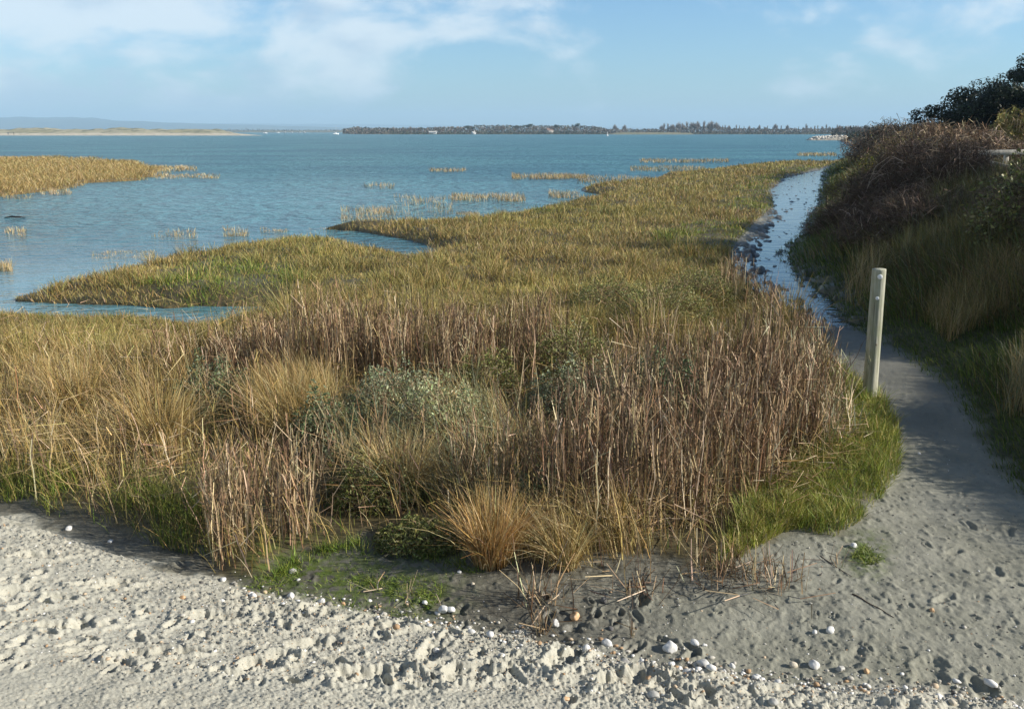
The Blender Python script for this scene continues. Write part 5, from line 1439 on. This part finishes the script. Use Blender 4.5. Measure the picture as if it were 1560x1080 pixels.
y0 = make_yacht('sailing_boat', 'white sailing boat with a bare mast moored by itself off the wood', 5.2, 8.5, (px_at(519.5, 800), 800, SEA), .25, 'white boats on the water')
m0 = make_yacht('motor_boat', 'white motor boat far off, nearest the end of the sand spit', 5.6, 0, (px_at(415, 1150), 1150, SEA), .1, 'white boats on the water')
def tree_copy(o, loc, rz, label):
    c = o.copy(); COL.objects.link(c); c.location = loc; c.rotation_euler = (0, 0, rz); c['label'] = label
    for ch in o.children:
        k = ch.copy(); COL.objects.link(k); k.parent = c
        for g in ch.children:
            q = g.copy(); COL.objects.link(q); q.parent = k
for px, lab in [(434, 'tiny white boat far off, second from the sand spit'), (444.5, 'tiny white boat far off, left of the brightest one'), (454.5, 'brightest of the tiny white boats far off'), (466, 'tiny white boat far off, right of the brightest one'), (473, 'tiny white boat far off, nearest the sailing boat')]:
    tree_copy(m0, (px_at(px, 1500), 1500, SEA), random.uniform(-.5, .5), lab)

def make_buoy():
    d = 540; x = px_at(921, d)
    t = thing('buoy', (x, d, SEA), 'small white buoy with a staff in the middle of the water', 'buoy')
    a = np.linspace(0, PI, 7)
    mesh_obj('float', *tubes([(np.stack([0 * a, 0 * a, .35 - .55 * np.cos(a)], 1), .55 * np.sin(a) + .03)], 12), WHITE, t, smooth=True)
    mesh_obj('staff', *tubes([(np.array([[0, 0, .8], [0, 0, 2.0]]), [.10, .09])], 8), WHITE, t)
    mesh_obj('topmark', *tubes([(np.array([[0, 0, 1.9], [0, 0, 2.1], [0, 0, 2.4]]), [.1, .26, .06])], 8), WHITE, t)
make_buoy()

# far houses
ROOFR = mat_plain('red_roof_tiles', (.22, .15, .12), .9); WALLP = mat_plain('pale_house_wall', (.46, .42, .37), .8); WALLW = mat_plain('white_house_wall', (.62, .61, .59), .7); ROOFG = mat_plain('grey_roof', (.45, .44, .42), .8)
def make_house(px, d, zb, w, dep, hw, hr, wall, roof, label, rz):
    t = thing('house', (px_at(px, d), d, zb), label, 'house', 'houses on the far shore', rz)
    mesh_obj('wall', *beam((-w / 2, 0, hw / 2), (w / 2, 0, hw / 2), dep, hw, .02), wall, t)
    o = .35
    V = np.array([(-w / 2 - o, -dep / 2 - o, hw), (w / 2 + o, -dep / 2 - o, hw), (w / 2 + o, dep / 2 + o, hw), (-w / 2 - o, dep / 2 + o, hw), (-w / 2 - o, 0, hw + hr), (w / 2 + o, 0, hw + hr)])
    rf = mesh_obj('roof', V, np.array([[0, 1, 5, 4], [2, 3, 4, 5]]), roof, t)
    me = rf.data
    mesh_obj('chimney', *beam((w * .28, 0, hw + hr * .5), (w * .28, 0, hw + hr + .9), .6, .6, .02), roof, rf)
    G = np.array([(-w / 2, -dep / 2, hw), (-w / 2, dep / 2, hw), (-w / 2, 0, hw + hr * .93), (-w / 2, 0, hw), (w / 2, -dep / 2, hw), (w / 2, dep / 2, hw), (w / 2, 0, hw + hr * .93), (w / 2, 0, hw)])
    mesh_obj('gable', G, np.array([[0, 3, 2, 2], [3, 1, 2, 2], [4, 7, 6, 6], [7, 5, 6, 6]])[:, :3], wall, t)
    for k in range(3):
        mesh_obj('window', *beam((w * (-.36 + .3 * k), -dep / 2 - .03, hw * .55), (w * (-.24 + .3 * k), -dep / 2 - .03, hw * .55), .1, hw * .35, .01), GLASS, t)
make_house(835, 858, 1.2, 6, 5, 2.2, 2.2, WALLP, ROOFR, 'pale house with a reddish roof between the dark pines', .5)
make_house(663, 834, .5, 7, 4, 1.1, 1.1, WALLW, ROOFG, 'long low white house in front of the dark hedge', .1)
make_house(723, 826, .1, 3.2, 3, 1.0, 1.3, WALLW, ROOFG, 'small white boathouse at the water line', .8)

# walkers on the far beach
def person_mesh():
    me = bpy.data.meshes.new('person')
    J = [(0, 0, .95), (0, 0, 1.2), (0, .01, 1.42), (0, .02, 1.53), (0, .04, 1.66), (0, .03, 1.76),
         (.11, .02, .90), (.13, .18, .50), (.13, .14, .08), (.13, .28, .04), (-.11, 0, .90), (-.12, -.06, .50), (-.12, -.28, .12), (-.12, -.16, .05),
         (.19, 0, 1.40), (.25, -.10, 1.12), (.24, .02, .88), (-.19, 0, 1.40), (-.25, .10, 1.12), (-.23, .26, .92)]
    E = [(0, 1), (1, 2), (2, 3), (3, 4), (4, 5), (0, 6), (6, 7), (7, 8), (8, 9), (0, 10), (10, 11), (11, 12), (12, 13), (2, 14), (14, 15), (15, 16), (2, 17), (17, 18), (18, 19)]
    rad = [.17, .16, .17, .07, .11, .08, .11, .08, .05, .045, .11, .08, .05, .045, .08, .055, .04, .08, .055, .04]
    me.from_pydata(J, E, []); me.update()
    o = bpy.data.objects.new('person', me); COL.objects.link(o)
    o.modifiers.new('skin', 'SKIN'); sv = me.skin_vertices[0].data
    for i, r_ in enumerate(rad): sv[i].radius = (r_, r_)
    sv[0].use_root = True
    s = o.modifiers.new('sub', 'SUBSURF'); s.levels = 1; s.render_levels = 1
    return o
CL = [((.05, .05, .07), 'dark'), ((.30, .08, .06), 'red'), ((.06, .07, .12), 'navy'), ((.10, .08, .07), 'brown'), ((.04, .04, .04), 'black'), ((.28, .10, .07), 'rust')]
p0 = person_mesh(); first = True
for px, k, rz, lab in [(5.5, 0, 1.2, 'person in dark clothes walking on the far beach, nearest the left edge'), (8.5, 3, 1.4, 'person in brown walking close behind the one nearest the left edge'), (15.5, 1, -1.2, 'person in a red top walking on the far beach'),
                       (18, 4, -1.0, 'person in black walking beside the one in red'), (22, 5, 1.5, 'person in a rust coloured top walking by themselves on the far beach'), (35, 2, .6, 'person in navy walking on the far beach, farther from the edge'), (43.5, 4, -1.5, 'person in black on the far beach, farthest from the edge')]:
    if first: o = p0; first = False
    else:
        o = p0.copy(); o.data = p0.data.copy(); COL.objects.link(o)
    o.data.materials.clear(); o.data.materials.append(mat_plain(CL[k][1] + '_clothes', CL[k][0], .8))
    d = 603; o.location = (px_at(px, d), d, SEA + .42); o.rotation_euler = (0, 0, rz)
    tag(o, lab, 'person', 'walkers on the far beach')

# ------------------------------------------------------------------ air
def make_haze():
    x, y0_, y1, z0, z1 = 12500, -4000, 12500, -20, 230
    V = np.array([(-x, y0_, z0), (x, y0_, z0), (x, y1, z0), (-x, y1, z0), (-x, y0_, z1), (x, y0_, z1), (x, y1, z1), (-x, y1, z1)])
    Fq = np.array([[0, 3, 2, 1], [4, 5, 6, 7], [0, 1, 5, 4], [1, 2, 6, 5], [2, 3, 7, 6], [3, 0, 4, 7]])
    t = NT('haze_air')
    v = t.n('ShaderNodeVolumePrincipled'); v.inputs['Color'].default_value = (.50, .76, 1.0, 1); v.inputs['Density'].default_value = HAZE; v.inputs['Anisotropy'].default_value = 0
    t.l(v.outputs[0], t.out.inputs['Volume'])
    tag(mesh_obj('haze', V, Fq, t.m), 'thin blue air over the water', 'haze', kind='stuff')
HAZE = 1.9e-4
if HAZE: make_haze()
